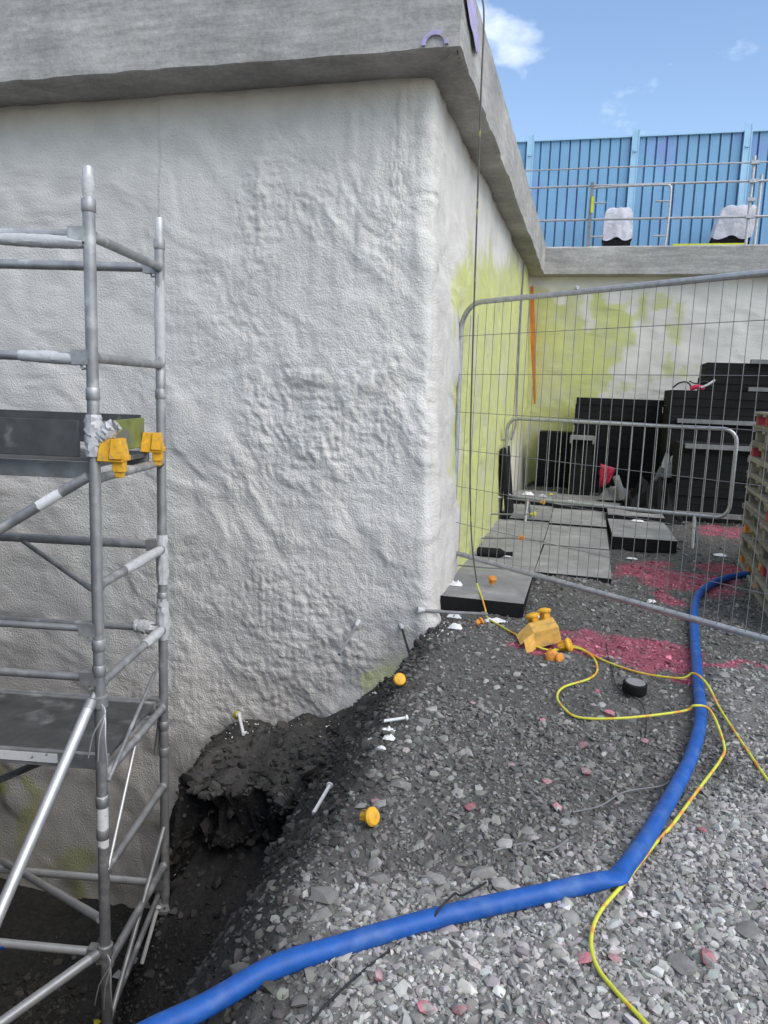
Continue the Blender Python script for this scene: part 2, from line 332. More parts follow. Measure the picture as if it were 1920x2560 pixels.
tag(gravel, 'loose grey crushed stone spread over the level ground', 'gravel', kind='stuff')
c1 = scatter(16000, -3.4, -.6, 1.3, 4.75, lambda x, y: (edge_d(x, y) < .05)*(.35+.65*(vn(x*3, y*3, 44) > -.1)))
lipx = rng.uniform(-2.55, -1.2, 900); lipy = 3.93+.05*np.sin(lipx*5.1)+.04*np.sin(lipx*11+1)+.02+rng.normal(0, .10, 900)
cr_ = np.concatenate([np.clip(rng.lognormal(math.log(.009), .6, len(c1[0])), .004, .055), np.clip(rng.lognormal(math.log(.018), .6, 900), .006, .07)]); c1 = (np.concatenate([c1[0], lipx]), np.concatenate([c1[1], lipy]))
clods = stones('soil_clods', c1[0], c1[1], cr_, .2, .5)
tag(clods, 'dark clods and small stones on the dug slope', 'soil', kind='stuff')

# larger stones, each one an object
smesh = []
for i in range(14):
    P = ICO*(1+rng.uniform(-.30, .2, (12, 1)))*np.array([rng.uniform(.9, 1.35), rng.uniform(.7, 1.1), rng.uniform(.4, .75)])
    o = np_mesh('stone', P, ICOF, 'stone', smooth=True, sharp=36); smesh.append(o.data); bpy.data.objects.remove(o)
pmesh = []
for m_ in smesh[:6]:
    q = m_.copy(); q.materials.clear(); q.materials.append(M['pinkstone']); pmesh.append(q)
def put_stone(x, y, r_, pool, sink=.25):
    o = bpy.data.objects.new('stone', random.choice(pool)); col.objects.link(o); o.parent = ground
    o.location = (x, y, float(gz(x, y))+r_*sink); o.rotation_euler = (random.uniform(-.3, .3), random.uniform(-.3, .3), random.uniform(0, 6.28)); o.scale = (r_, r_, r_*random.uniform(.8, 1.1)); return o
k = 0
while k < 255:
    x = random.uniform(-.85, 1.25); y = random.uniform(1.35, 4.6)
    l_, _p = surf(np.array(x), np.array(y), 0)
    if edge_d(x, y) < -.05 or random.random() > .25+.75*float(l_): continue
    put_stone(x, y, min(.038, max(.016, random.lognormvariate(math.log(.021), .25))), smesh, .12); k += 1
for x, y, r_ in [(-.655, 2.0, .048), (-.52, 2.12, .045), (-.36, 2.16, .05), (-.22, 2.25, .045), (-.15, 2.2, .05), (-.6, 2.7, .05), (-.56, 2.2, .04), (.55, 2.2, .05), (.7, 2.6, .05), (.35, 2.02, .045)]:
    put_stone(x, y, r_*.9, smesh, .15)
for x, y, r_ in [(-.32, 2.62, .03), (-.05, 2.9, .022), (.10, 3.05, .03), (.08, 3.3, .03), (.42, 2.05, .03), (.18, 1.98, .022), (-.42, 1.72, .022), (-.28, 1.66, .025), (-.2, 1.69, .022), (0, 1.66, .02), (.13, 1.62, .02), (.55, 1.72, .024), (.1, 1.95, .03),
                 (-.1, 3.5, .02), (.2, 3.7, .025), (.35, 3.45, .022), (-.45, 3.6, .02), (.15, 4.0, .022), (-.2, 3.0, .02), (.5, 2.75, .02), (.65, 2.45, .02), (-.62, 1.75, .024), (.0, 2.7, .022), (-.65, 2.55, .018)]:
    put_stone(x, y, r_, pmesh, .4)

# ------------------------------------------------------------------ foam-coated walls
def wall_path():
    P = []
    for x in np.concatenate([np.linspace(-9, -5, 12)[:-1], np.linspace(-5, -3.2, 46)[:-1], np.linspace(-3.2, -.98, 218)]): P.append((x, 4.82, 0, -1))
    for t in np.linspace(0, 90, 9)[1:-1]: P.append((-.98+.06*math.sin(R(t)), 4.88-.06*math.cos(R(t)), math.sin(R(t)), -math.cos(R(t))))
    for y in np.concatenate([np.linspace(4.89, 7.2, 90)[:-1], np.linspace(7.2, 12.52, 90)]): P.append((-.92, y, 1, 0))
    for t in np.linspace(0, 90, 5)[1:-1]: P.append((-.84-.08*math.cos(R(t)), 12.52+.08*math.sin(R(t)), math.cos(R(t)), -math.sin(R(t))))
    for x in np.concatenate([np.linspace(-.83, 3, 66)[:-1], np.linspace(3, 12, 14)]): P.append((x, 12.6, 0, -1))
    return np.array(P)
WP = wall_path(); S = np.concatenate([[0], np.cumsum(np.hypot(*np.diff(WP[:, :2], axis=0).T))])
zz = np.concatenate([np.linspace(-2.85, -1, 60)[:-1], np.linspace(-1, 3.4, 430)])
SS, ZZ = np.meshgrid(S, zz); BX = np.broadcast_to(WP[:, 0], SS.shape); BY = np.broadcast_to(WP[:, 1], SS.shape); NX = np.broadcast_to(WP[:, 2], SS.shape); NY = np.broadcast_to(WP[:, 3], SS.shape)
isf = (BY < 4.95)
u = np.where(isf, BX, SS-S[275]+10)
wx = u+.18*fbm(u*1.6, ZZ*1.6, 3, 61); wz = ZZ+.18*fbm(u*1.6+9, ZZ*1.6, 3, 62)
d = .020*fbm(u*1.3, ZZ*1.1, 3, 50) + .010*fbm(wx*4.5+wz*1.5, wz*4.5, 3, 51)
patch = sstep(-2.42, -2.2, u+.12*vn(ZZ*3, u*3, 70))*(1-.55*sstep(-1.22, -1.05, u))*sstep(.55, 1.1, ZZ+.2*vn(u*3, ZZ, 71))*(1-sstep(2.75, 3.3, ZZ))*isf
low = sstep(-2.5, -1.9, u)*(1-sstep(-.1, .9, ZZ))*isf
ridge = 1-np.abs(fbm((wx+.55*wz)*4.6, (wz-.4*wx)*3.6, 5, 80, .55)); ridge = np.clip(ridge, 0, 1)**2.6
blot = np.clip(.5+.9*fbm(u*1.9, ZZ*1.5, 3, 83), 0, 1); patch = patch*(.25+.75*blot); low = low*(.3+.7*blot)
lump = np.maximum(0, fbm(wx*14+2*wz, wz*12, 4, 81, .6))
def billow(x_, y_, o, sd_):
    t = 0; a_ = 1
    for i in range(o): t = t+a_*np.abs(vn(x_*2**i+i*3.7, y_*2**i-i*1.9, sd_+i*13)); a_ *= .55
    return t
bil = billow(wx*6.5+.35*wz*6.5, wz*5.2, 4, 300); crust = billow(u*19, ZZ*15, 3, 330)
grain = np.clip(.35+.8*fbm(u*1.2, ZZ*1.0, 3, 340), .12, 1)
d = d + patch*(.015*bil+.004*ridge+.009*crust-.008) + low*(.009*bil+.002*ridge+.008*crust) + isf*.006*crust*grain
d = d + (.25+.75*np.maximum(patch, low))*.0034*fbm(u*30, ZZ*30, 3, 90, .6)
drip = np.maximum(0, vn(u*13, ZZ*.9, 95))*sstep(1.9, 2.6, ZZ)*(1-sstep(3.15, 3.35, ZZ))*sstep(-2.4, -2.0, u)*isf
d = d + .018*drip
d = d + .010*sstep(-2.884, -2.878, u)*(1-sstep(-2.80, -2.6, u))*sstep(2.2, 2.4, ZZ)*isf
d = d + .05*np.exp(-((ZZ-gz0(np.clip(BX, -3, 9), np.minimum(BY, 4.7)))/.10)**2)*isf*sstep(-1.9, -1.5, u)*(1+.5*vn(u*9, ZZ*5, 97))
d = np.where(isf, d, d*.8+.006*bil*(BY < 7.5)+.012*billow(SS*5, ZZ*4, 3, 350)*(1-sstep(4.9, 5.6, BY)))
shift = -.036*ZZ*np.where(isf, sstep(-1.35, -1.03, BX), np.where(BY < 12.56, 1, 1-sstep(-.8, .5, BX)))
V = np.stack([BX+NX*d+shift, BY+NY*d, ZZ], -1).reshape(-1, 3)
n1 = fbm(u*1.1, ZZ*.9, 4, 110); n2 = fbm(u*5, ZZ*4, 3, 111)
yel = np.where(isf, .9*sstep(.55, .85, fbm(u*2.2, ZZ*2.2, 3, 115)-.25)*(1-sstep(-.2, .5, ZZ))*.8,
               np.where(BY < 12.55, sstep(5.6, 5.9, BY+.3*n1+.2*n2)*(1-sstep(2.35, 2.55, ZZ+.25*n1+.1*n2-.16*(BY-6))), (1-sstep(.15, .5, BX+.8*n1+.45*n2+.25*fbm(u*9, ZZ*2, 2, 118)))*(1-sstep(3.1, 3.25, ZZ))))
yel = np.where((~isf) & (BY < 12.55), yel*(1-.75*sstep(9.6, 10.3, BY+.3*n2)*(1-sstep(.6, 1.2, ZZ))), yel)
yel = np.clip(yel*(.95+.3*n2), 0, 1)[..., None]
cw = np.array([.67, .64, .59])*(1+.05*n1[..., None]+.04*n2[..., None]); cy = np.array([.53, .55, .22])*(1+.08*n2[..., None])
dirt = (sstep(.1, .7, fbm(u*2.5, ZZ*7, 4, 120))*(1-sstep(-.5, .6, ZZ))*.22*isf)[..., None]
C_ = (cw*(1-yel)+cy*yel)*(1-dirt)+np.array([.16, .15, .14])*dirt
bw = thing('basement_wall', (0, 0, 0), 'grey-white sprayed foam wall under the projecting concrete slab edge', 'wall')
np_mesh('foam_coat', V, grid_faces(len(zz), len(S))[:, ::-1], 'foam', cols=C_.reshape(-1, 3), parent=bw)

# slab edge: one concrete upstand that turns two corners
def slab():
    path = []
    fx = np.concatenate([np.linspace(-10, -4, 8)[:-1], np.linspace(-4, -.82, 130)]); path += [(x, 4.447, x, 5.2) for x in fx[:-1]] + [(-.82, 4.447, -1.5, 5.2)]
    path += [(-.82, y, -1.5, max(y, 5.2)) for y in np.linspace(4.447, 12.4, 200)[1:-1]] + [(-.82, 12.4, -1.5, 13.2)]
    path += [(x, 12.4, min(x, x), 13.2) for x in np.concatenate([np.linspace(-.82, 3.2, 90)[1:], np.linspace(3.5, 14, 12)])]
    path = np.array(path); n = len(path); s_ = np.concatenate([[0], np.cumsum(np.hypot(*np.diff(path[:, :2], axis=0).T))])
    top = np.where(path[:, 1] < 4.45, 3.82+.05*(-path[:, 0]-.82), 3.81); top = np.where(path[:, 1] > 12.3, 3.775, top)
    nrm = np.where((path[:, 1] < 4.45)[:, None], (0, -1), np.where((path[:, 1] > 12.39)[:, None], (0, -1), (1, 0)))
    nrm = nrm.astype(float)
    for i in range(n):
        if abs(path[i, 0]+.82) < 1e-6 and (abs(path[i, 1]-4.447) < 1e-6 or abs(path[i, 1]-12.4) < 1e-6): nrm[i] = (1, -1)
    rows = []
    bot = 3.352 + .004*fbm(s_*6, s_*0, 4, 7)
    j = .008*fbm(s_*4, s_*0+3, 3, 12)
    def row(off, z, back=None):
        if back is not None:
            xy = path[:, :2]*(1-back)+path[:, 2:]*back
        else: xy = path[:, :2]+nrm*(np.zeros(n)+off)[:, None]
        rows.append(np.column_stack([xy, z]))
    row(0, bot*0+3.366, .85); row(0, bot*0+3.362, .35)
    row(-.02+j, bot+.004); row(j, bot+.018)
    for t in (.2, .4, .6, .8): row(.006*fbm(s_*2.5, s_*0+t*9, 4, 14)+j*(1-t), bot+(top-bot)*t)
    row(.004+0*j, top-.02+.006*vn(s_*9, s_*0, 3)); row(-.025+0*j, top+.004*vn(s_*7, s_*0, 4)); row(0, top-.005, .9)
    V_ = np.stack(rows).reshape(-1, 3)
    return V_, grid_faces(len(rows), n)[:, ::-1]
V, F = slab(); np_mesh('slab_edge', V, F, 'concrete', parent=bw, sharp=40)
# sprayed marks on the slab edge
m = MB()
cx, cz = -.96, 3.382
arc = [(cx+.076*math.cos(R(t)), 4.434, cz+.072*math.sin(R(t))) for t in range(0, 181, 12)]
for i in range(len(arc)-1):
    a0, b0 = Vector(arc[i]), Vector(arc[i+1]); c0 = Vector((cx, 4.436, cz))
    q = [a0, b0, b0+(c0-b0)*.30, a0+(c0-a0)*.30]; m.add(q+[p+Vector((0, .012, 0)) for p in q], [(0, 1, 2, 3), (0, 4, 5, 1), (2, 6, 7, 3)])
m.build('arch_mark', 'purple', bw)
m = MB(); m.add([(-.803, y_, z_) for y_, z_ in ((4.46, 3.62), (4.47, 3.76), (4.66, 3.77), (4.74, 3.72), (4.90, 3.675), (4.99, 3.62), (5.03, 3.572), (4.88, 3.512), (4.75, 3.55), (4.63, 3.556))], [(0, 9, 2, 1), (9, 8, 3, 2), (8, 7, 4, 3), (7, 6, 5, 4)]); m.build('stripe_mark', 'purple', bw)
# upper ground behind the slab edge
m = MB(); m.add([(-90, 5.1, 3.70), (-1.4, 5.1, 3.70), (-1.4, 13.1, 3.70), (-90, 13.1, 3.70)], [(0, 1, 2, 3)]); m.add([(-90, 13.1, 3.70), (90, 13.1, 3.70), (90, 260, 3.70), (-90, 260, 3.70)], [(0, 1, 2, 3)])
tag(m.build('upper_ground', 'concrete'), kind='structure')

# ------------------------------------------------------------------ hoarding and guard rail above the far wall
hd = thing('hoarding', (0, 14, 3.70), 'tall light blue ribbed steel hoarding on the upper level', 'hoarding')
def hpanel(x0, x1):
    m = MB(); pts = []; n = 10; pw = (x1-x0)/n; zs = (3.72, 5.78)
    for i in range(n):
        a_ = x0+i*pw
        pts += [(a_, 14.0), (a_+pw*.70, 14.0), (a_+pw*.74, 14.045), (a_+pw*.84, 14.045), (a_+pw*.88, 13.985), (a_+pw*.97, 13.985)]
    pts.append((x1, 14.0)); n_ = len(pts)
    m.add([(x, y, z) for z in zs for x, y in pts], [(i, i+1, n_+i+1, n_+i) for i in range(n_-1)])
    m.add([(x, y+.05, z) for z in zs for x, y in pts], [(i+1, i, n_+i, n_+i+1) for i in range(n_-1)])
    return m
for i in range(-4, 6):
    x0 = -1.285+i*1.70; hpanel(x0+.04, x0+1.66).build('panel', 'hoard', hd, smooth=0)
    p = MB(); p.box((x0, 13.97, 4.79), (.085, .06, 2.18)); p.box((x0-.05, 13.955, 4.80), (.018, .05, 2.2)); p.box((x0+.05, 13.955, 4.80), (.018, .05, 2.2)); p.box((x0, 13.93, 5.55), (.05, .03, .03)); p.build('post', 'hoardpost', hd)
m = MB(); m.box((2.0, 14.0, 5.785), (17, .09, .02)); m.build('top_trim', 'hoardpost', hd)

gr = thing('guard_rail', (0, 12.9, 3.70), 'thin scaffold tube guard rail with three rails along the far slab edge', 'guard rail')
for z, r_ in ((5.02, .012), (4.76, .017), (4.26, .019)):
    m = MB(); m.tube([(-3, 12.9, z-.01), (0, 12.9, z+.004), (2, 12.9, z), (5, 12.9, z+.01), (9, 12.9, z)], r_, 8); m.build('rail', 'galv', gr)
for x, tp in ((-1.7, 5.1), (2.08, 5.12), (2.2, 4.85), (5.2, 5.1), (8.4, 5.1)):
    m = MB(); m.cyl((x, 12.93, 3.71), (x, 12.93, tp), .024, 8); m.box((x, 12.93, 3.72), (.15, .15, .02)); m.build('post', 'galv', gr)
for z in (5.02, 4.76, 4.5, 4.26):
    m = MB(); m.box((2.09, 12.895, z), (.12, .06, .05)); m.build('clamp', 'galv', gr)
gf = thing('gate_frame', (-.2, 12.86, 3.75), 'tubular panel frame with rounded corner clipped to the far guard rail', 'frame')
m = MB(); m.tube(spline([(-.20, 12.86, 4.72), (.2, 12.86, 4.735), (.85, 12.86, 4.735), (.93, 12.86, 4.71), (.95, 12.86, 4.64), (.95, 12.86, 4.2), (.93, 12.86, 3.76)], 5), .018, 8); m.build('tube', 'galv', gf)
m = MB(); m.box((-.21, 12.86, 4.27), (.05, .05, 1.06)); m.build('post', 'greyp', gf)
m = MB(); m.box((-.185, 12.83, 4.47), (.04, .012, .24)); m.build('tag', 'safety', gf)
for z in (4.5, 4.0):
    for x in (-.08, .84):
        m = MB(); m.cyl((x-.10, 12.86, z), (x+.10, 12.86, z), .014, 8); m.build('stub', 'galv', gf)

def covered(x0, x1, y0, y1, z1, label, lean):
    t = thing('covered_pack', ((x0+x1)/2, (y0+y1)/2, 3.70), label, 'pack', 'sheeted packs on the upper level')
    m = MB(); m.box(((x0+x1)/2, (y0+y1)/2, 3.86), (x1-x0-.06, y1-y0-.06, .32)); m.build('base', 'black', t)
    n = 14; vs_ = []; fs_ = []
    rows = [(1.0, 4.02), (1.0, 4.08), (.97, 4.22), (.93, 4.36), (.88, 4.46), (.72, 4.50), (.35, 4.515), (.02, 4.515)]
    per = [(math.cos(2*math.pi*k/40), math.sin(2*math.pi*k/40)) for k in range(40)]
    for i, (s_, z) in enumerate(rows):
        for k, (c, q) in enumerate(per):
            mxx = max(abs(c), abs(q))**.75; wob = 1+.03*math.sin(k*1.7+i)+.02*math.sin(k*3.1)
            vs_.append(((x0+x1)/2+lean*(z-4.0)+(x1-x0)/2*c/mxx*s_*wob, (y0+y1)/2+(y1-y0)/2*q/mxx*s_*wob, z+(.03*math.sin(k*.9) if i == 0 else .01*math.sin(k*1.3+i))*1.0+(z1-4.5)*(i > 2)))
    for i in range(len(rows)-1):
        for k in range(40): fs_.append((i*40+k, i*40+(k+1) % 40, (i+1)*40+(k+1) % 40, (i+1)*40+k))
    m = MB(); m.add(vs_, fs_); m.build('sheet', 'sack', t, smooth=60)
covered(-.01, .46, 13.15, 13.6, 4.50, 'white sheeted pack with dark base left of the upper rail posts', .0)
covered(1.62, 2.2, 13.15, 13.7, 4.50, 'white sheeted pack with slanting side behind the right rail posts', .18)
m = MB(); m.box((1.5, 12.52, 3.79), (.98, .06, .04)); m.box((1.5, 12.55, 3.77), (.9, .02, .03)); tag(m.build('edge_strip', 'safety', bevel=.004), 'yellow-green strip lying along the far beam top', 'strip')
m = MB(); vs_ = []
for z, wd, x in ((3.2, .05, -1.0), (2.9, .075, -.975), (2.4, .085, -.93), (1.9, .06, -.885), (1.4, .035, -.84)): vs_ += [(x-wd*.5, 12.50, z), (x+wd*.5, 12.46, z), (x+wd*.5, 12.49, z), (x-wd*.5, 12.53, z)]
m.add(vs_, [(i*4+k, i*4+(k+1) % 4, i*4+4+(k+1) % 4, i*4+4+k) for i in range(4) for k in range(4)]+[(3, 2, 1, 0), (16, 17, 18, 19)])
tag(m.build('corner_strip', 'tape'), 'tapering orange strip standing in the inner wall corner', 'strip')

# ------------------------------------------------------------------ scaffold tower in the trench
NP = Vector((-2.06, 2.9, 0)); FP = Vector((-2.225, 3.72, 0)); LD = Vector((-.985, -.174, 0)); AX = (FP-NP).normalized()
sc = thing('scaffold_tower', (-2.06, 2.9, -2.2), 'grey aluminium scaffold tower with two decks standing in the trench', 'scaffold')
def at(P, z, u_=0): return (P.x+LD.x*u_, P.y+LD.y*u_, z)
ftN = float(gz(NP.x, NP.y)); ftF = float(gz(FP.x, FP.y))
for P, tp, ft in ((NP, 2.24, ftN), (FP, 2.22, ftF), (NP+LD*1.9, 2.24, -2.3), (FP+LD*1.9, 2.22, -2.5)):
    m = MB(); m.cyl(at(P, ft+.05), at(P, tp), .0255, 14); m.lathe(at(P, ft-.02), (0, 0, 1), [(.07, 0), (.07, .02), (.02, .03), (.02, .12)], 12)
    st = m.build('standard', 'alu', sc)
    for z in (-1.72, -.62, -.46, .30, .18, 1.42, 2.19):
        m = MB(); m.lathe(at(P, z), (0, 0, 1), [(.0265, 0), (.0295, .004), (.0295, .05), (.0265, .054)], 14); m.build('collar', 'alu', st)
    m = MB(); m.lathe(at(P, tp-.02), (0, 0, 1), [(.021, 0), (.021, .08), (.022, .09), (.022, .14), (.019, .15)], 12); m.build('spigot', 'alu_b', st)
for P, Q in ((NP, FP), (NP+LD*1.9, FP+LD*1.9)):
    for z in (2.10, 1.60, 1.08, .60, .14, -.32, -.80, -1.30):
        m = MB(); m.cyl(at(P, z), at(Q, z), .0215, 12); m.build('rung', 'alu', sc)
        v = Vector(at(Q, z))-Vector(at(P, z)); v.normalize()
        for b_, s_ in ((at(P, z), 1), (at(Q, z), -1)): m = MB(); m.lathe(Vector(b_)+v*.024*s_, v*s_, [(.027, 0), (.027, .012), (.0225, .018)], 12); m.build('weld_ring', 'alu', sc)
def claw(p, dirv):
    m = MB(); p = Vector(p); dv = Vector(dirv).normalized(); sd_ = Vector((0, 0, 1))
    m.box(p, (.075, .05, .062), (dv, sd_.cross(dv).normalized(), dv.cross(sd_.cross(dv).normalized()))); m.tube([p+Vector((0, -.01, -.03)), p+Vector((.012, -.015, -.05)), p+Vector((.03, -.01, -.045)), p+Vector((.035, 0, -.02))], .006, 6)
    return m
for P, z, r_ in ((NP, 2.10, .021), (FP, 2.10, .025), (NP, 1.60, .021), (FP, .62, .025), (NP, .40, .016), (FP, .14, .019), (NP, .17, .019), (NP, -1.22, .021), (FP, -1.43, .022), (FP, -.30, .02)):
    m = MB(); m.cyl(at(P, z, .03), at(P, z, 1.87), r_, 12); lg = m.build('ledger', 'alu' if z > -1 else 'alu_b', sc)
    claw(at(P, z, .045), LD).build('claw', 'alu', lg)
for a_, b_, r_, mt in ((at(NP, 1.09, .03), (-2.95, 2.62, .52), .023, 'alu'), (at(FP, .60, .80), at(NP, .58, .02), .013, 'alu'), (at(NP, -1.04, .02), at(FP, -1.38, 1.0), .021, 'alu_b'), (at(FP, -.62, .55), at(FP, -1.0, 1.3), .022, 'alu'),
                     (at(NP, -.33, -.03), at(FP, -.12, .05), .010, 'alu'), (at(NP, -.78, -.02), at(NP+AX*.42, -.33, 0), .009, 'alu_b'),
                     (at(FP, -.36, .02), at(FP, -.62, .05), .012, 'alu'), (at(NP, -1.6, -.01), at(FP, -1.05, 0), .014, 'alu'), (at(FP, -1.5, .04), at(NP+AX*.1, -1.62, .02), .016, 'alu')):
    m = MB(); m.cyl(a_, b_, r_, 12); m.build('brace', mt, sc)
for a_, b_ in (((-2.075, 2.845, .06), (-2.0, 1.95, -.72)), ((-2.085, 2.84, -1.2), (-2.42, 1.9, -1.25))):
    a_, b_ = Vector(a_), Vector(b_); m = MB(); m.cyl(a_, b_, .024, 14); s_ = m.build('stabiliser', 'alu_b', sc)
    m = MB(); m.lathe(a_+(a_-b_).normalized()*-.02, (a_-b_), [(.027, 0), (.027, .04), (.015, .05), (.015, .09)], 12); m.lathe((NP.x, NP.y, a_.z), (0, 0, 1), [(.027, -.03), (.036, -.025), (.036, .025), (.027, .03)], 14); m.build('clamp', 'alu', s_)
    for k_ in range(3): 
        m = MB(); p0 = Vector((NP.x+.03, NP.y-.03, a_.z-.01*k_)); m.tube(spline([p0, p0+Vector((.03, -.02, -.03)), p0+Vector((-.01+.03*k_, -.05, -.12)), p0+Vector((-.04+.05*k_, -.05, -.24))], 4), .0035, 6); m.build('wire_tie', 'alu_b', s_)
def deck(z, y0, y1, m1):
    t = MB(); c = NP+AX*((y0+y1)/2)+LD*.95
    t.box((c.x, c.y, z), (1.84, y1-y0, .02), (LD*-1, AX, Vector((0, 0, 1)))); d_ = t.build('deck', m1, sc)
    for yy in (y0, y1):
        q = MB(); c = NP+AX*yy+LD*.95; q.box((c.x, c.y, z-.02), (1.86, .028, .075), (LD*-1, AX, Vector((0, 0, 1)))); q.build('deck_beam', 'alu', d_, bevel=.003)
    return d_
deck(1.13, .06, .70, 'deck'); d2 = deck(-.285, .13, .76, 'deck')
q = MB(); c = NP+AX*.113+LD*.42; q.box((c.x, c.y, -.298), (.30, .004, .045), (LD*-1, AX, Vector((0, 0, 1)))); q.build('notice_plate', 'lbl', d2)
for off, u0, u1, mt in ((-.035, .05, 1.85, 'toe'), (.80, .1, 1.85, 'toe')):
    q = MB(); c = NP+AX*off+LD*(u0+u1)/2; q.box((c.x, c.y, 1.255), (u1-u0, .025, .155), (LD*-1, AX, Vector((0, 0, 1)))); q.build('toe_board', mt, sc, bevel=.003)
q = MB(); c = NP+AX*.42+LD*.06; q.box((c.x, c.y, 1.245), (.025, .60, .15), (LD*-1, AX, Vector((0, 0, 1)))); q.build('end_toe_board', 'greentoe', sc, bevel=.003)
def sheath(a_, b_, r_, n=18, k=14, sd_=0, amp=.35):
    m = MB(); a_, b_ = Vector(a_), Vector(b_); ax = (b_-a_).normalized(); ref = Vector((0, 0, 1)) if abs(ax.z) < .9 else Vector((1, 0, 0)); x = ax.cross(ref).normalized(); y = ax.cross(x); vs_ = []
    rr = random.Random(sd_)
    for i in range(k):
        for j in range(n):
            q = r_*(1+amp*(rr.random()-.2))*(.84+.16*math.sin(math.pi*i/(k-1)))
            vs_.append(a_+(b_-a_)*((i+rr.uniform(-.5, .5)*(0 < i < k-1))/(k-1))+(x*math.cos(6.2832*j/n)+y*math.sin(6.2832*j/n))*q)
    m.add(vs_, [(i*n+j, i*n+(j+1) % n, (i+1)*n+(j+1) % n, (i+1)*n+j) for i in range(k-1) for j in range(n)]); return m
for i, (a_, b_, r_) in enumerate(((at(NP, 1.18), at(NP, 1.36), .036), (at(NP, 2.07, .02), at(NP, 2.08, .40), .029), (at(NP, 1.59, .02), at(NP, 1.60, .32), .026), (at(NP+AX*.30, .60), at(FP, .60), .026), (at(FP, .40), at(FP, .68), .031), (at(FP, .08), at(FP, .32), .033),
                                  (at(FP, .14, .02), at(FP, .15, .16), .036), (at(NP+AX*.55, .14), at(FP, .14), .027), (at(FP, 1.56), at(FP, 2.05), .0275), (at(NP, 2.25), at(NP, 2.34), .0245))):
    sheath(a_, b_, r_, sd_=i, amp=.3 if r_ > .03 else .12).build('film_wrap', 'film', sc, smooth=30)
sheath(at(NP, 1.25, -.02), at(NP, 1.32, -.10), .03, sd_=77, amp=.5).build('film_tail', 'film', sc, smooth=30)
m = MB(); m.tube([at(NP, -.40), at(NP, -.66)], .0268, 14, cap=False); m.build('sticker', 'lbl', sc)
m = MB(); m.tube([at(NP, -1.226, .50), at(NP, -1.226, .57)], .0225, 12, cap=False); m.build('blue_sticker', 'blue', sc)
m = MB(); p0, p1 = Vector(at(NP, 1.09, .03)), Vector((-2.95, 2.62, .52)); m.tube([p0.lerp(p1, .13), p0.lerp(p1, .24)], .0242, 12, cap=False); m.build('sticker', 'lbl', sc)

def clip(loc, rz, label):
    t = thing('toe_board_clip', loc, label, 'clip', 'yellow plastic clips on the upper deck'); x = Vector((math.cos(rz), math.sin(rz), 0)); y = Vector((-math.sin(rz), math.cos(rz), 0)); z = Vector((0, 0, 1)); c = Vector(loc)
    m = MB(); m.box(c+z*.055, (.115, .10, .10), (x, y, z), taper=.75); m.box(c+x*.030+z*.06-y*.03, (.06, .06, .085), (x, y, z), taper=.75); m.build('body', 'yellowp', t, bevel=.004)
    m = MB(); m.box(c+x*.03-z*.015-y*.01, (.05, .045, .05), (x, y, z)); m.box(c+x*.03-z*.05-y*.01, (.035, .03, .03), (x, y, z)); m.build('tab', 'yellowp', t, bevel=.003)
    m = MB(); m.box(c+x*.055+z*.02, (.015, .075, .02), (x, y, z)); m.build('rib', 'yellowp', t, bevel=.002)
clip((-1.985, 2.93, 1.155), .2, 'yellow plastic toe board clip beside the near scaffold post')
clip((-2.205, 3.60, 1.14), .35, 'yellow plastic toe board clip beside the far scaffold post')

# ------------------------------------------------------------------ mesh fence panel
FB = Vector((-.955, 5.87, .09)); FD = Vector((.7834, -.6215, 0)); FL = 3.45; FT = 2.175
fp = thing('mesh_fence', FB, 'tall galvanised wire mesh fence panel with rounded corners standing against the wall', 'fence')
def fpt(u_, z, n=0): return (FB.x+FD.x*u_+FD.y*n, FB.y+FD.y*u_-FD.x*n, z)
def lean(u_, z): return fpt(u_-.045*(z-.1)/2*(u_ < .3), z)
arcL = [fpt(.20-.20*math.cos(R(t))-.03, FT-.20+.20*math.sin(R(t))) for t in range(0, 91, 10)]
arcR = [fpt(FL-.20+.20*math.sin(R(t)), FT-.20+.20*math.cos(R(t))) for t in range(0, 91, 10)]
m = MB(); m.tube([fpt(0, .095), fpt(-.015, 1.0)]+arcL+arcR+[fpt(FL, 1.0), fpt(FL, .05)], .0195, 14); m.build('frame', 'galv', fp)
m = MB(); m.cyl(fpt(0, .276), fpt(FL, .276), .0195, 14); m.build('bottom_rail', 'galv', fp)
nv = 42
for i in range(1, nv):
    u_ = FL*i/nv; zt = FT-.012 if .2 < u_ < FL-.2 else FT-.09
    m = MB(); j = random.uniform(-.004, .004); m.tube([fpt(u_, .28, .012), fpt(u_+j, 1.2, .012), fpt(u_, zt, .012)], .0022, 5); m.build('vertical_wire', 'wire', fp)
for k_ in range(6):
    z = .52+k_*.283; m = MB(); m.tube([fpt(-.02, z, .017), fpt(1.2, z+random.uniform(-.004, .004), .017), fpt(FL, z, .017)], .0022, 5); m.build('horizontal_wire', 'wire', fp)
m = MB(); m.box(fpt(FL, .07), (.62, .22, .14), (Vector((FD.y, -FD.x, 0)), FD, Vector((0, 0, 1))), taper=.9); m.build('rubber_foot', 'black', fp, bevel=.01)
m = MB(); m.lathe(fpt(1.05, FT+.018), (0, 0, 1), [(.016, 0), (.016, .012), (.006, .022)], 8); m.build('bolt', 'galv', fp)

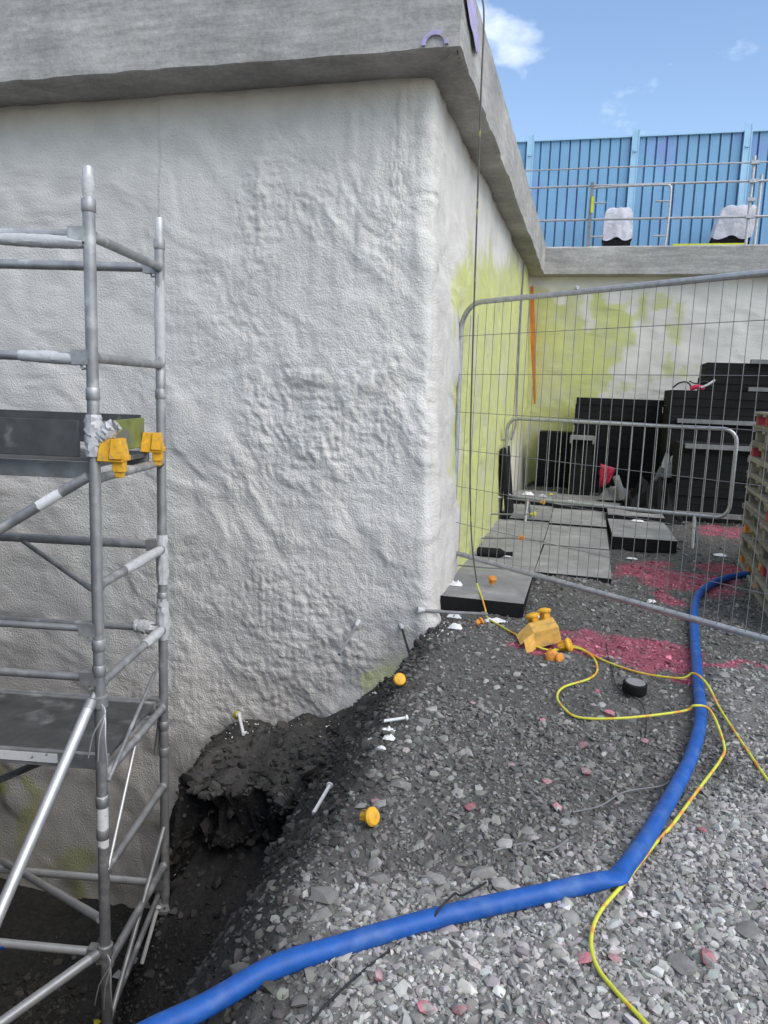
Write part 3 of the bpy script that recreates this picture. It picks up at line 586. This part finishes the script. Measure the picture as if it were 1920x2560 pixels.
# ------------------------------------------------------------------ crowd barrier
BA = Vector((-.89, 8.9, .0)); BB = Vector((1.44, 8.3, .0)); BD = (BB-BA); BLen = BD.length; BD.normalize()
br = thing('crowd_barrier', ((BA+BB)/2).to_tuple()[:2]+(.08,), 'low steel crowd barrier with upright bars behind the mesh fence', 'barrier')
def bpt(u_, z, n=0): return (BA.x+BD.x*u_+BD.y*n, BA.y+BD.y*u_-BD.x*n, z)
z0, z1, rr_ = .36, 1.255, .13; loop = []
for cu, cz_, t0 in ((BLen-rr_, z1-rr_, 90), (BLen-rr_, z0+rr_, 0), (rr_, z0+rr_, -90), (rr_, z1-rr_, -180)):
    for t in range(0, 91, 15): loop.append(bpt(cu+rr_*math.cos(R(t0-t)), cz_+rr_*math.sin(R(t0-t))))
m = MB(); m.tube(loop, .0195, 12, closed=True); m.build('frame', 'galv', br)
nb = 19
for i in range(1, nb):
    u_ = BLen*i/nb; m = MB(); m.cyl(bpt(u_, z0+.01), bpt(u_, z1-.01), .0045, 6); m.build('bar', 'galv', br)
for u_ in (.30, BLen-.32):
    m = MB(); m.cyl(bpt(u_, z0), bpt(u_+.02, .03, .12), .018, 10); m.cyl(bpt(u_, z0), bpt(u_+.02, .03, -.16), .016, 10); m.build('foot', 'galv', br)
m = MB(); m.cyl(bpt(-.16, 1.02), bpt(.01, 1.0), .012, 8); m.build('hook', 'galv', br)

# ------------------------------------------------------------------ insulation boards laid as a path
def board(x0, x1, y0, y1, zb, th, label, tilt=0, rz=0):
    c = Vector(((x0+x1)/2, (y0+y1)/2, zb)); t = MB(); rx = Vector((math.cos(rz), math.sin(rz), 0)); ry = Vector((-math.sin(rz), math.cos(rz)*math.cos(tilt), math.sin(tilt))); up = rx.cross(ry)
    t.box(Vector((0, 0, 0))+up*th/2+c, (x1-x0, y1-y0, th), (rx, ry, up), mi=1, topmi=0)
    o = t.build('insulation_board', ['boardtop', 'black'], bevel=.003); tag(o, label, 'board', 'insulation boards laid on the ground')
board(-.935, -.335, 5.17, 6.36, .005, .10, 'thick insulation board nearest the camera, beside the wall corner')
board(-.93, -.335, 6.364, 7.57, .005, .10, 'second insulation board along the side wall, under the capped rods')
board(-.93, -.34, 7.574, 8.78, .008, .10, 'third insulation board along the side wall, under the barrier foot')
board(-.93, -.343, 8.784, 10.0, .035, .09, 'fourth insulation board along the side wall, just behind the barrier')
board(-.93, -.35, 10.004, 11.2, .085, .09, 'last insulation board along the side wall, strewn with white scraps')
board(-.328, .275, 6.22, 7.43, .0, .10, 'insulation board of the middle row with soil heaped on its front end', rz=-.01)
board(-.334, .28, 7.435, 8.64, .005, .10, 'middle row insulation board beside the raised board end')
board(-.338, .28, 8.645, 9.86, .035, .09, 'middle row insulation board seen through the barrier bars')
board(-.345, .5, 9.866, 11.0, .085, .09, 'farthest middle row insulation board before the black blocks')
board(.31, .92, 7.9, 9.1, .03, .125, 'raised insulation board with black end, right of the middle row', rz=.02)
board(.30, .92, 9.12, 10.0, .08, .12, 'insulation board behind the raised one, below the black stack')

def block(x0, x1, y0, y1, z0_, z1_, label, rz=0, cut=0):
    c = Vector(((x0+x1)/2, (y0+y1)/2, z0_)); o = thing('foam_block', c, label, 'block', 'black foam blocks stacked at the far wall')
    rx = Vector((math.cos(rz), math.sin(rz), 0)); ry = Vector((-math.sin(rz), math.cos(rz), 0)); n = max(1, round((z1_-z0_)/.1)); h = (z1_-z0_)/n
    for i in range(n):
        t = MB(); jx, jy = random.uniform(-.012, .012), random.uniform(-.012, .012)
        t.box(c+Vector((jx, jy, h*(i+.5))), (x1-x0, y1-y0, h-.002), (rx, ry, Vector((0, 0, 1)))); t.build('slab', 'black', o, bevel=.003)
block(-.70, -.17, 11.9, 12.5, .12, .99, 'low black foam block stack nearest the inner wall corner')
block(-.19, 1.0, 11.5, 12.4, .12, 1.525, 'wide black foam block stack left of the tallest one')
block(-.20, .10, 11.0, 11.45, .13, .95, 'narrow black foam stack standing before the wide one')
block(1.0, 2.9, 10.6, 11.6, .12, 1.66, 'long black foam block stack under the topmost pack')
block(1.44, 2.9, 10.9, 11.6, 1.665, 2.03, 'topmost black foam pack on the long stack')
block(1.08, 2.9, 9.7, 10.5, .10, 1.02, 'lower black foam stack in front, behind the pallets')
for i, (x0, x1, y, z, label) in enumerate(((1.10, 2.6, 10.56, 1.27, 'grey batten across the long black stack, upper one'), (1.12, 2.6, 9.64, 1.0, 'grey batten on top of the lower black stack'), (1.06, 2.6, 9.55, .21, 'grey batten low before the lower black stack'), (1.95, 2.9, 10.85, 1.70, 'pale batten under the topmost black pack'), (1.95, 2.9, 10.87, 2.05, 'pale batten on the topmost black pack'))):
    m = MB(); m.box(((x0+x1)/2, y, z), (x1-x0, .06, .055)); tag(m.build('batten', 'greyp', bevel=.004), label, 'batten', 'battens on the black stacks')
m = MB(); m.box((-.06, 10.98, .975), (.32, .35, .05)); m.box((-.21, 10.83, .95), (.03, .06, .10)); m.box((.09, 10.83, .95), (.03, .06, .10)); tag(m.build('pack_lid', 'greyp', bevel=.004), 'small grey lid on the narrow black stack', 'lid')
# rag with straps on the stack
rg = thing('strap_bundle', (1.32, 10.75, 1.665), 'red and white rag with loose black straps on the long black stack', 'straps')
m = MB(); m.tube(spline([(1.02, 10.7, 1.68), (1.10, 10.7, 1.75), (1.2, 10.7, 1.76), (1.26, 10.7, 1.69)], 4), .012, 6); m.tube(spline([(1.22, 10.72, 1.78), (1.3, 10.72, 1.75), (1.42, 10.72, 1.78), (1.5, 10.72, 1.72)], 4), .010, 6); m.build('strap', 'blackw', rg)
m = MB(); m.tube(spline([(1.24, 10.7, 1.68), (1.32, 10.68, 1.71), (1.40, 10.7, 1.685)], 4), .03, 8); m.build('rag', 'red', rg)
m = MB(); m.tube(spline([(1.36, 10.66, 1.70), (1.44, 10.66, 1.74), (1.52, 10.68, 1.80)], 4), .015, 6); m.build('white_strip', 'film', rg)
def rag(name, loc, size, mt, label, cat, sd_, n=11):
    rr = random.Random(sd_); m = MB(); vs_ = []
    for i in range(n):
        for j in range(n):
            u_, v_ = i/(n-1)-.5, j/(n-1)-.5; h = max(0, 1-(2.0*math.hypot(u_, v_))**4)
            vs_.append((loc[0]+size[0]*(u_+rr.uniform(-.04, .04)), loc[1]+size[1]*(v_+rr.uniform(-.04, .04)), loc[2]+.004+size[2]*(h*(.25+.9*rr.random()))))
    m.add(vs_, [(i*n+j, (i+1)*n+j, (i+1)*n+j+1, i*n+j+1) for i in range(n-1) for j in range(n-1)]); return tag(m.build(name, mt, smooth=35), label, cat)
rag('black_sheet', (.80, 9.75, .10), (.75, .7, .45), 'black', 'crumpled black plastic sheeting heaped below the stack', 'sheeting', 3, 15)
rag('grey_sheet', (.45, 10.6, .20), (.5, .4, .16), 'greyp', 'crumpled grey sheet behind the black sheeting', 'sheeting', 4)
rs = thing('red_rag', (.24, 10.6, .16), 'red cloth hung over a short stake behind the barrier', 'cloth')
m = MB(); m.cyl((.22, 10.6, .16), (.21, 10.6, .66), .014, 8); m.build('stake', 'blackw', rs)
m = MB(); vs_ = []; n = 8
for i in range(n):
    for j in range(n): vs_.append((.20+.20*i/(n-1)*(1-.4*j/(n-1)), 10.58+.03*math.sin(i*1.7+j), .66-.05*i/(n-1)-.32*j/(n-1)*(1-.35*i/(n-1))))
m.add(vs_, [(i*n+j, (i+1)*n+j, (i+1)*n+j+1, i*n+j+1) for i in range(n-1) for j in range(n-1)]); o = m.build('cloth', 'red', rs, smooth=60); s_ = o.modifiers.new('s', 'SOLIDIFY'); s_.thickness = .008
m = MB(); m.tube([(.40, 10.45, .52), (.47, 10.4, .35), (.5, 10.35, .22)], .045, 8); tag(m.build('pipe_offcut', 'greyp'), 'grey pipe offcut leaning beside the red cloth', 'pipe')
m = MB(); m.box((.86, 10.3, .42), (.07, .05, .55), (Vector((.94, 0, -.34)), Vector((0, 1, 0)), Vector((.34, 0, .94)))); tag(m.build('timber_offcut', 'greyp', bevel=.004), 'grey timber offcut leaning on the black sheeting', 'timber')
rag('torn_film', (1.02, 10.4, .55), (.18, .1, .30), 'film', 'torn pale film caught on the corner of the lower stack', 'film', 6)
m = MB(); m.box((-.86, 9.0, .52), (.05, .55, .80), (Vector((.99, 0, .12)), Vector((0, 1, 0)), Vector((-.12, 0, .99)))); tag(m.build('leaning_board', ['black'], bevel=.005), 'dark board leaning on the side wall by the barrier end', 'board')
# cable down the side wall
m = MB(); m.tube(spline([(-1.0, 10.9, 3.3), (-.985, 10.75, 2.4), (-.955, 10.6, 1.5), (-.92, 10.3, 1.15), (-.90, 9.6, .98)], 6), .014, 8); tag(m.build('wall_cable', 'greyp'), 'dark cable hanging down the yellowish side wall', 'cable')

# ------------------------------------------------------------------ capped rods and rebar caps
CAP = [(.010, 0), (.012, .035), (.013, .045), (.026, .050), (.027, .060), (.022, .068), (.008, .071)]
def cap(loc, axis, mt, label, s_=1.0):
    t = thing('rebar_cap', loc, label, 'cap', 'plastic mushroom caps'); ax = Vector(axis).normalized(); b_ = Vector(loc)
    m = MB(); m.lathe(b_, ax, [(.017*s_, 0), (.0185*s_, .006*s_), (.0175*s_, .034*s_), (.019*s_, .04*s_)], 14); m.build('sleeve', mt, t)
    m = MB(); m.lathe(b_+ax*.038*s_, ax, [(.020*s_, 0), (.032*s_, .003*s_), (.033*s_, .011*s_), (.027*s_, .019*s_), (.010*s_, .023*s_)], 18); m.build('head', mt, t)
    ref = Vector((0, 0, 1)) if abs(ax.z) < .9 else Vector((1, 0, 0)); x = ax.cross(ref).normalized(); y = ax.cross(x)
    m = MB()
    for k_ in range(4):
        d_ = x*math.cos(k_*math.pi/2)+y*math.sin(k_*math.pi/2); m.box(b_+ax*.022*s_+d_*.021*s_, (.008*s_, .003*s_, .03*s_), (d_, ax.cross(d_), ax))
    m.build('fin', mt, t)
def rod(a_, b_, r_, label, mt='greyp', tip=None):
    t = thing('steel_rod', a_, label, 'rod', 'rods sticking out of the walls'); m = MB(); m.tube([Vector(a_), (Vector(a_)+Vector(b_))/2+Vector((0, 0, -.003)), Vector(b_)], r_, 8); m.build('bar', mt, t)
    m = MB(); v = (Vector(b_)-Vector(a_)).normalized(); m.lathe(Vector(a_)-v*.01, v, [(r_*2.2, 0), (r_*1.8, .02), (r_*1.2, .05)], 10); m.build('foam_collar', 'film', t)
    if tip:
        m = MB(); m.lathe(Vector(b_)-v*.035, v, [(.014, 0), (.016, .03), (.026, .034), (.026, .05), (.012, .058)], 12); m.build('tip_cap', tip, t)
rod((-.935, 7.17, .16), (-.52, 7.16, .20), .008, 'bare rod from the side wall with an orange tip cap', tip='orangep')
rod((-.935, 7.85, .295), (-.46, 7.80, .335), .008, 'rod from the side wall with a lime tip cap', tip='limep')
rod((-.935, 8.75, .36), (-.42, 8.66, .35), .008, 'rod from the side wall with a yellow tip cap, farthest', tip='yellowp')
rod((-.935, 5.84, .18), (-.40, 5.80, .20), .006, 'thin rod low on the side wall by the fence post')
rod((-1.40, 4.80, -.04), (-1.43, 4.50, -.17), .010, 'short stub rod sticking from the white foam wall', mt='greyp')
rod((-1.10, 4.80, -.03), (-.97, 4.52, -.13), .008, 'dark stub rod at the foot of the wall corner', mt='blackw')
rod((-.98, 4.77, .10), (-.56, 5.02, .05), .011, 'grey pipe stub lying before the nearest board', mt='greyp')
cap((-.66, 2.40, .03), (.75, -.35, .35), 'yellowp', 'yellow mushroom cap lying alone on the gravel slope edge')
cap((-.86, 3.74, .01), (.3, -.8, .5), 'yellowp', 'yellow mushroom cap face-on below the white wall corner')
cap((-.60, 5.55, .13), (.1, -.2, .9), 'orangep', 'orange mushroom cap standing on the nearest insulation board')
cap((-.60, 4.78, .05), (.5, .3, .25), 'orangep', 'orange mushroom cap among stones near the wall corner', .8)
cap((-.225, 4.68, .11), (-.35, .1, .93), 'yellowp', 'yellow cap on the upper left of the tipped carton', 1.3)
cap((-.165, 4.70, .14), (-.2, .2, .95), 'yellowp', 'yellow cap on the top of the tipped carton', 1.3)
cap((-.07, 4.55, .03), (.85, -.1, .35), 'yellowp', 'yellow cap right of the tipped carton', 1.3)
cap((-.12, 4.43, .03), (.3, -.8, -.1), 'orangep', 'orange cap in front of the tipped carton', 1.3)
cap((-.085, 4.40, .02), (.6, -.7, .1), 'orangep', 'orange cap touching the cord before the carton', .9)
ct = thing('tipped_carton', (-.16, 4.55, 0), 'yellow carton lying tipped on the ground with caps around it', 'carton')
rx = Vector((.90, .25, .28)).normalized(); ry = Vector((-.25, .95, .15)); ry = (ry-rx*ry.dot(rx)).normalized(); rz_ = rx.cross(ry); c = Vector((-.16, 4.58, .10))
m = MB(); W_, D_, H_ = .15, .13, .10
m.box(c+rz_*H_/2, (W_, D_, .006), (rx, ry, rz_)); m.box(c-ry*D_/2, (W_, .006, H_), (rx, ry, rz_)); m.box(c+ry*D_/2, (W_, .006, H_), (rx, ry, rz_)); m.box(c+rx*W_/2, (.006, D_, H_), (rx, ry, rz_)); m.box(c-rz_*H_/2, (W_, D_, .006), (rx, ry, rz_)); m.build('body', 'carton', ct)
fl_ = (-rx*.8-rz_*.5).normalized(); m = MB(); m.box(c-rx*W_/2+rz_*H_/2+fl_*.05, (.11, D_, .004), (fl_, ry, fl_.cross(ry))); m.build('flap', 'carton', ct)
fl_ = (-rx*.75-ry*.6).normalized(); m = MB(); m.box(c-rx*W_/2-ry*D_/2+fl_*.045, (.10, .004, H_), (fl_, rz_.cross(fl_), rz_)); m.build('flap', 'carton', ct)

# ------------------------------------------------------------------ pallets
def pallet_meshes():
    def bm_(size, mt):
        m = MB(); m.box((0, 0, 0), size); o = m.build('deck_board', mt, bevel=0, smooth=0); d_ = o.data; bpy.data.objects.remove(o); return d_
    return {'db': bm_((1.0, .095, .02), 'pallet'), 'lead': bm_((1.0, .145, .02), 'pallet'), 'str': bm_((.145, 1.2, .02), 'pallet'), 'bot': bm_((.10, 1.2, .02), 'pallet'),
            'blk': bm_((.10, .10, .078), 'pallet'), 'blko': bm_((.11, .11, .078), 'palletend'), 'blkr': bm_((.11, .11, .078), 'palletred'), 'dbo': bm_((1.0, .095, .02), 'palletend')}
PMs = pallet_meshes()
def pallet(x, y, z, rz, label, last):
    t = thing('pallet', (x, y, z), label, 'pallet', 'pallets stacked behind the fence'); t.rotation_euler.z = rz
    def pc(name, key, loc, r_=0):
        o = bpy.data.objects.new(name, PMs[key]); col.objects.link(o); o.parent = t; o.location = loc; o.rotation_euler = (0, 0, random.uniform(-.006, .006)+r_)
    for bx in (-.45, 0, .45): pc('bottom_board', 'bot', (bx, 0, .01))
    for bx in (-.425, 0, .425):
        for by in (-.525, 0, .525):
            pc('block', random.choice(['blk', 'blk', 'blk', 'blko', 'blk', 'blk', 'blkr', 'blk']) if bx < -.1 else 'blk', (bx, by, .06))
    for by in (-.525, 0, .525):
        o = bpy.data.objects.new('stringer_board', PMs['lead']); col.objects.link(o); o.parent = t; o.location = (0, by, .11)
    for i in range(5): pc('deck_board', 'str', (-.425+i*.2125, 0, .131))
orient = ['lowest', 'second lowest', 'third from the bottom', 'fourth from the bottom', 'fifth from the bottom', 'sixth from the bottom', 'seventh from the bottom', 'third from the top', 'second from the top', 'topmost']
for i in range(10):
    pallet(1.94+random.uniform(-.015, .015), 7.18+random.uniform(-.02, .02), .02+i*.1425, -.05+random.uniform(-.012, .012), 'weathered timber pallet, %s in the far pallet stack' % orient[i], i == 9)
for i in range(6):
    pallet(1.85+random.uniform(-.015, .015), 5.93+random.uniform(-.02, .02), .02+i*.1425, -.05+random.uniform(-.012, .012), 'weathered timber pallet, %s in the near low pallet stack' % (['lowest', 'second', 'third', 'fourth', 'fifth', 'topmost'][i]), i == 5)

# ------------------------------------------------------------------ hose and cords
hp = [(2.0, 7.5), (1.62, 7.3), (1.333, 7.06), (1.125, 6.74), (.96, 6.33), (.858, 5.9), (.773, 5.25), (.677, 4.29), (.627, 3.79), (.55, 3.40), (.457, 3.07), (.303, 2.60), (.212, 2.365), (.196, 2.328), (.186, 2.312), (.168, 2.302), (.12, 2.268), (-.035, 2.158), (-.273, 1.993), (-.402, 1.893), (-.541, 1.78), (-.68, 1.655), (-.80, 1.52), (-.92, 1.36), (-1.0, 1.15), (-1.05, .8)]
pts = spline([(x, y, max(float(gz0(x, y)), -.03)+.029) for x, y in hp], 8); fl2 = []; rs_ = []
for p in pts:
    k_ = math.exp(-((Vector((p.x, p.y))-Vector((.185, 2.318))).length/.05)**2); rs_.append(.0292*(1+.012*math.sin(p.y*31)+.01*math.sin(p.x*47))); fl2.append((1+.16*k_, 1-.48*k_))
m = MB(); m.tube(pts, rs_, 16, flat=fl2); tag(m.build('water_hose', 'hose', smooth=60), 'thick blue hose snaking over the gravel with a sharp kink', 'hose')
def cord(name, P, r_, mt, label, cat='cord', lift=.017):
    pts = spline([(p[0], p[1], p[2] if len(p) > 2 else float(gz0(p[0], p[1]))+lift) for p in P], 7); m = MB(); m.tube(pts, r_, 8)
    return tag(m.build(name, mt, smooth=60), label, cat)
cord('hanging_cord', [(-1.3, 5.3, 3.83), (-.95, 5.0, 3.835), (-.83, 4.93, 3.835), (-.775, 4.905, 3.75), (-.765, 4.90, 3.3), (-.757, 4.92, 2.75), (-.757, 5.05, 1.8), (-.757, 5.2, 1.06), (-.735, 5.32, .5), (-.69, 5.40, .16)], .0055, 'cordg', 'thin dark cord hanging from the slab edge past the wall corner', 'cord')
cord('yellow_cord', [(-.69, 5.40, .16), (-.655, 5.33, .112), (-.62, 5.18, .112), (-.585, 5.10, .06), (-.557, 5.04), (-.44, 4.83), (-.33, 4.65), (-.24, 4.53), (-.12, 4.5, .02), (.0, 4.60), (.07, 4.585), (.135, 4.46), (.149, 4.265), (.102, 4.12), (-.019, 3.957), (-.05, 3.807), (-.01, 3.666), (.067, 3.586), (.268, 3.60, .03), (.535, 3.75, .04), (.59, 3.755, .075), (.66, 3.74, .065), (.69, 3.52), (.65, 3.35), (.513, 3.018), (.40, 2.74), (.335, 2.60), (.225, 2.34), (.14, 2.15), (.113, 2.02), (.127, 1.915), (.178, 1.83), (.24, 1.75), (.34, 1.6), (.4, 1.3)], .0062, 'cordy', 'yellow cord that loops before the blue hose and runs to the bottom edge')
cord('yellow_cord', [(-.10, 4.52, .02), (.0, 4.63), (.07, 4.60), (.19, 4.45), (.382, 4.325), (.58, 4.25, .03), (.645, 4.235, .072), (.70, 4.13, .055), (.735, 3.98), (.758, 3.713), (.782, 3.468), (.81, 3.2), (.86, 2.9), (.95, 2.5)], .0062, 'cordy', 'straighter yellow cord that leaves the frame at the right edge')
cord('black_wire', [(.208, 4.8), (.215, 4.55), (.232, 4.33), (.247, 4.09), (.30, 3.98), (.358, 3.91), (.372, 3.7), (.353, 3.48)], .003, 'blackw', 'thin dark wire on the gravel beside the black puck', 'wire', .014)
cord('black_wire', [(-.20, 2.36), (-.103, 2.437), (-.024, 2.42), (.039, 2.509)], .004, 'greyp', 'short curved grey wire on the gravel left of the hose kink', 'wire', .016)
cord('black_wire', [(.05, 2.7), (.148, 2.78), (.24, 2.921), (.38, 3.02), (.42, 3.08)], .0032, 'greyp', 'thin wire lying from the hose towards the dark gravel', 'wire', .016)
cord('black_strap', [(-.20, 2.19), (-.255, 2.08, .035), (-.272, 2.035, .066), (-.285, 1.995, .073), (-.305, 1.955, .064), (-.335, 1.915, .022), (-.392, 1.854), (-.451, 1.745), (-.502, 1.633), (-.54, 1.52)], .0035, 'blackw', 'dark thin strap crossing over the blue hose', 'strap', .014)
pk_ = thing('black_puck', (.334, 4.03, 0), 'black round rubber puck on the gravel left of the hose', 'puck')
m = MB(); m.lathe((.334, 4.03, .002), (.05, -.04, 1), [(.058, 0), (.062, .006), (.062, .05), (.056, .056), (.03, .052)], 20); m.build('body', 'black', pk_)
m = MB(); m.lathe((.337, 4.027, .056), (.05, -.04, 1), [(.05, 0), (.05, .004), (.02, .005)], 20); m.build('top_face', 'boardtop', pk_)

# ------------------------------------------------------------------ small litter
def stick(a_, b_, r_, label, mt='white'):
    t = thing('plastic_pin', a_, label, 'pin', 'white plastic pins'); v = (Vector(b_)-Vector(a_)); m = MB(); m.tube([Vector(a_), Vector(a_)+v*.5, Vector(b_)], r_, 8); m.build('shank', mt, t)
    m = MB(); m.lathe(Vector(b_)-v.normalized()*.004, v, [(r_*1.9, 0), (r_*1.9, .006), (r_*.8, .01)], 10); m.build('head', mt, t)
def onz(x, y, dz=.01): return (x, y, float(gz(x, y))+dz)
stick(onz(-2.09, 4.50, .015), onz(-2.22, 4.70, .09), .011, 'white plastic pin on the dark ledge by the wall')
m = MB(); m.lathe((-2.25, 4.745, -.80), (0, -1, .1), [(.03, 0), (.03, .02), (.012, .03)], 12); tag(m.build('pin_washer', 'limep'), 'yellow-green washer stuck to the wall above the ledge', 'washer')
stick(onz(-.99, 2.82, .015), onz(-.98, 3.0, .03), .0085, 'white plastic pin on the slope left of the lone yellow cap')
stick(onz(-.80, 3.22, .02), onz(-.70, 3.25, .03), .007, 'white plastic pin at the top of the white scraps')
stick(onz(-2.28, 3.55, .04), onz(-2.24, 3.66, .09), .012, 'white plastic pin in the trench right of the scaffold')
sid = [10]
def scrap(x, y, s_, label, mt='white', z=None, h=.38):
    sid[0] += 1; rag('foam_scrap', (x, y, (float(gz(x, y)) if z is None else z)), (s_, s_*random.uniform(.4, .9), s_*h), mt, label, 'scrap', sid[0], 7)
scrap(-.76, 3.14, .06, 'upper white foam scrap of the trail below the wall corner'); scrap(-.735, 3.06, .05, 'middle white foam scrap of the trail below the wall corner'); scrap(-.745, 2.97, .04, 'lowest white foam scrap of the trail below the wall corner'); scrap(-.83, 3.11, .03, 'white foam pellet left of the scrap trail')
scrap(-.50, 5.02, .16, 'flat white foam scrap beside the yellow cord near the board', h=.15); scrap(-.23, 5.25, .07, 'white scrap on the soil right of the nearest board'); scrap(-.78, 5.02, .10, 'white foam lump at the foot of the wall by the pipe stub'); scrap(-.72, 4.68, .09, 'white foam lump left of the small orange cap')
scrap(-.86, 5.5, .10, 'white foam lump between the wall and the fence post', z=.105); scrap(-.62, 6.7, .09, 'white scrap on the second board along the wall', z=.105, h=.2)
scrap(-.72, 10.6, .16, 'white scrap pile on the farthest side board', z=.178, h=.3); scrap(-.52, 10.5, .12, 'white and lime scraps right of the pile on the far board', 'film', z=.178, h=.3); scrap(-.15, 10.2, .12, 'thin white scrap on the far middle board', z=.178, h=.1); scrap(-.42, 10.75, .07, 'lime scrap on the farthest side board', 'limep', z=.178, h=.3)
scrap(.5, 7.55, .10, 'white scrap before the raised board end', h=.15); scrap(.55, 5.85, .07, 'white scrap beside the fence rail on the soil', h=.3); scrap(1.35, 8.0, .12, 'white scrap on the soil left of the pallets', h=.15)
scrap(-2.60, 3.55, .05, 'lime scrap on the trench floor behind the scaffold', 'limep'); scrap(.50, 3.03, .018, 'tiny blue scrap by the cord', 'blue')
scrap(-2.45, 3.75, .06, 'pale scrap on the trench floor near the far post', 'film'); scrap(-2.70, 3.95, .08, 'pale scrap on the trench floor by the wall', 'film', h=.2); scrap(-2.35, 4.0, .06, 'pale scrap right of the far scaffold post', 'film', h=.2)
scrap(-1.42, 2.62, .05, 'white scrap with a red end beside the hose on the slope'); scrap(-1.4, 2.70, .02, 'small red scrap on the slope by the hose', 'red')
scrap(.62, 9.0, .14, 'white scrap on the raised board', z=.16, h=.12)
m = MB(); m.lathe((-.86, 6.62, .145), (1, .05, 0), [(.03, 0), (.042, .01), (.042, .20), (.03, .22), (.016, .25), (.02, .30), (.02, .31)], 16); tag(m.build('black_canister', 'black'), 'black canister lying on the board against the side wall', 'canister')
# overspray crumbs along the foot of the wall
n = 130; x = rng.uniform(-2.3, -.7, n); y = 4.78-np.abs(rng.normal(0, .13, n)); P = ICO[None]*rng.uniform(.5, 1.3, (n, 12, 1))*np.clip(rng.lognormal(math.log(.0045), .4, n), .002, .014)[:, None, None]
P[:, :, 0] += x[:, None]; P[:, :, 1] += y[:, None]; P[:, :, 2] += (gz(x, y)+.006)[:, None]
cr = np_mesh('foam_crumbs', P.reshape(-1, 3), (ICOF[None]+12*np.arange(n)[:, None, None]).reshape(-1, 3), 'white', smooth=False); tag(cr, 'white foam crumbs scattered along the foot of the wall', 'crumbs', kind='stuff')
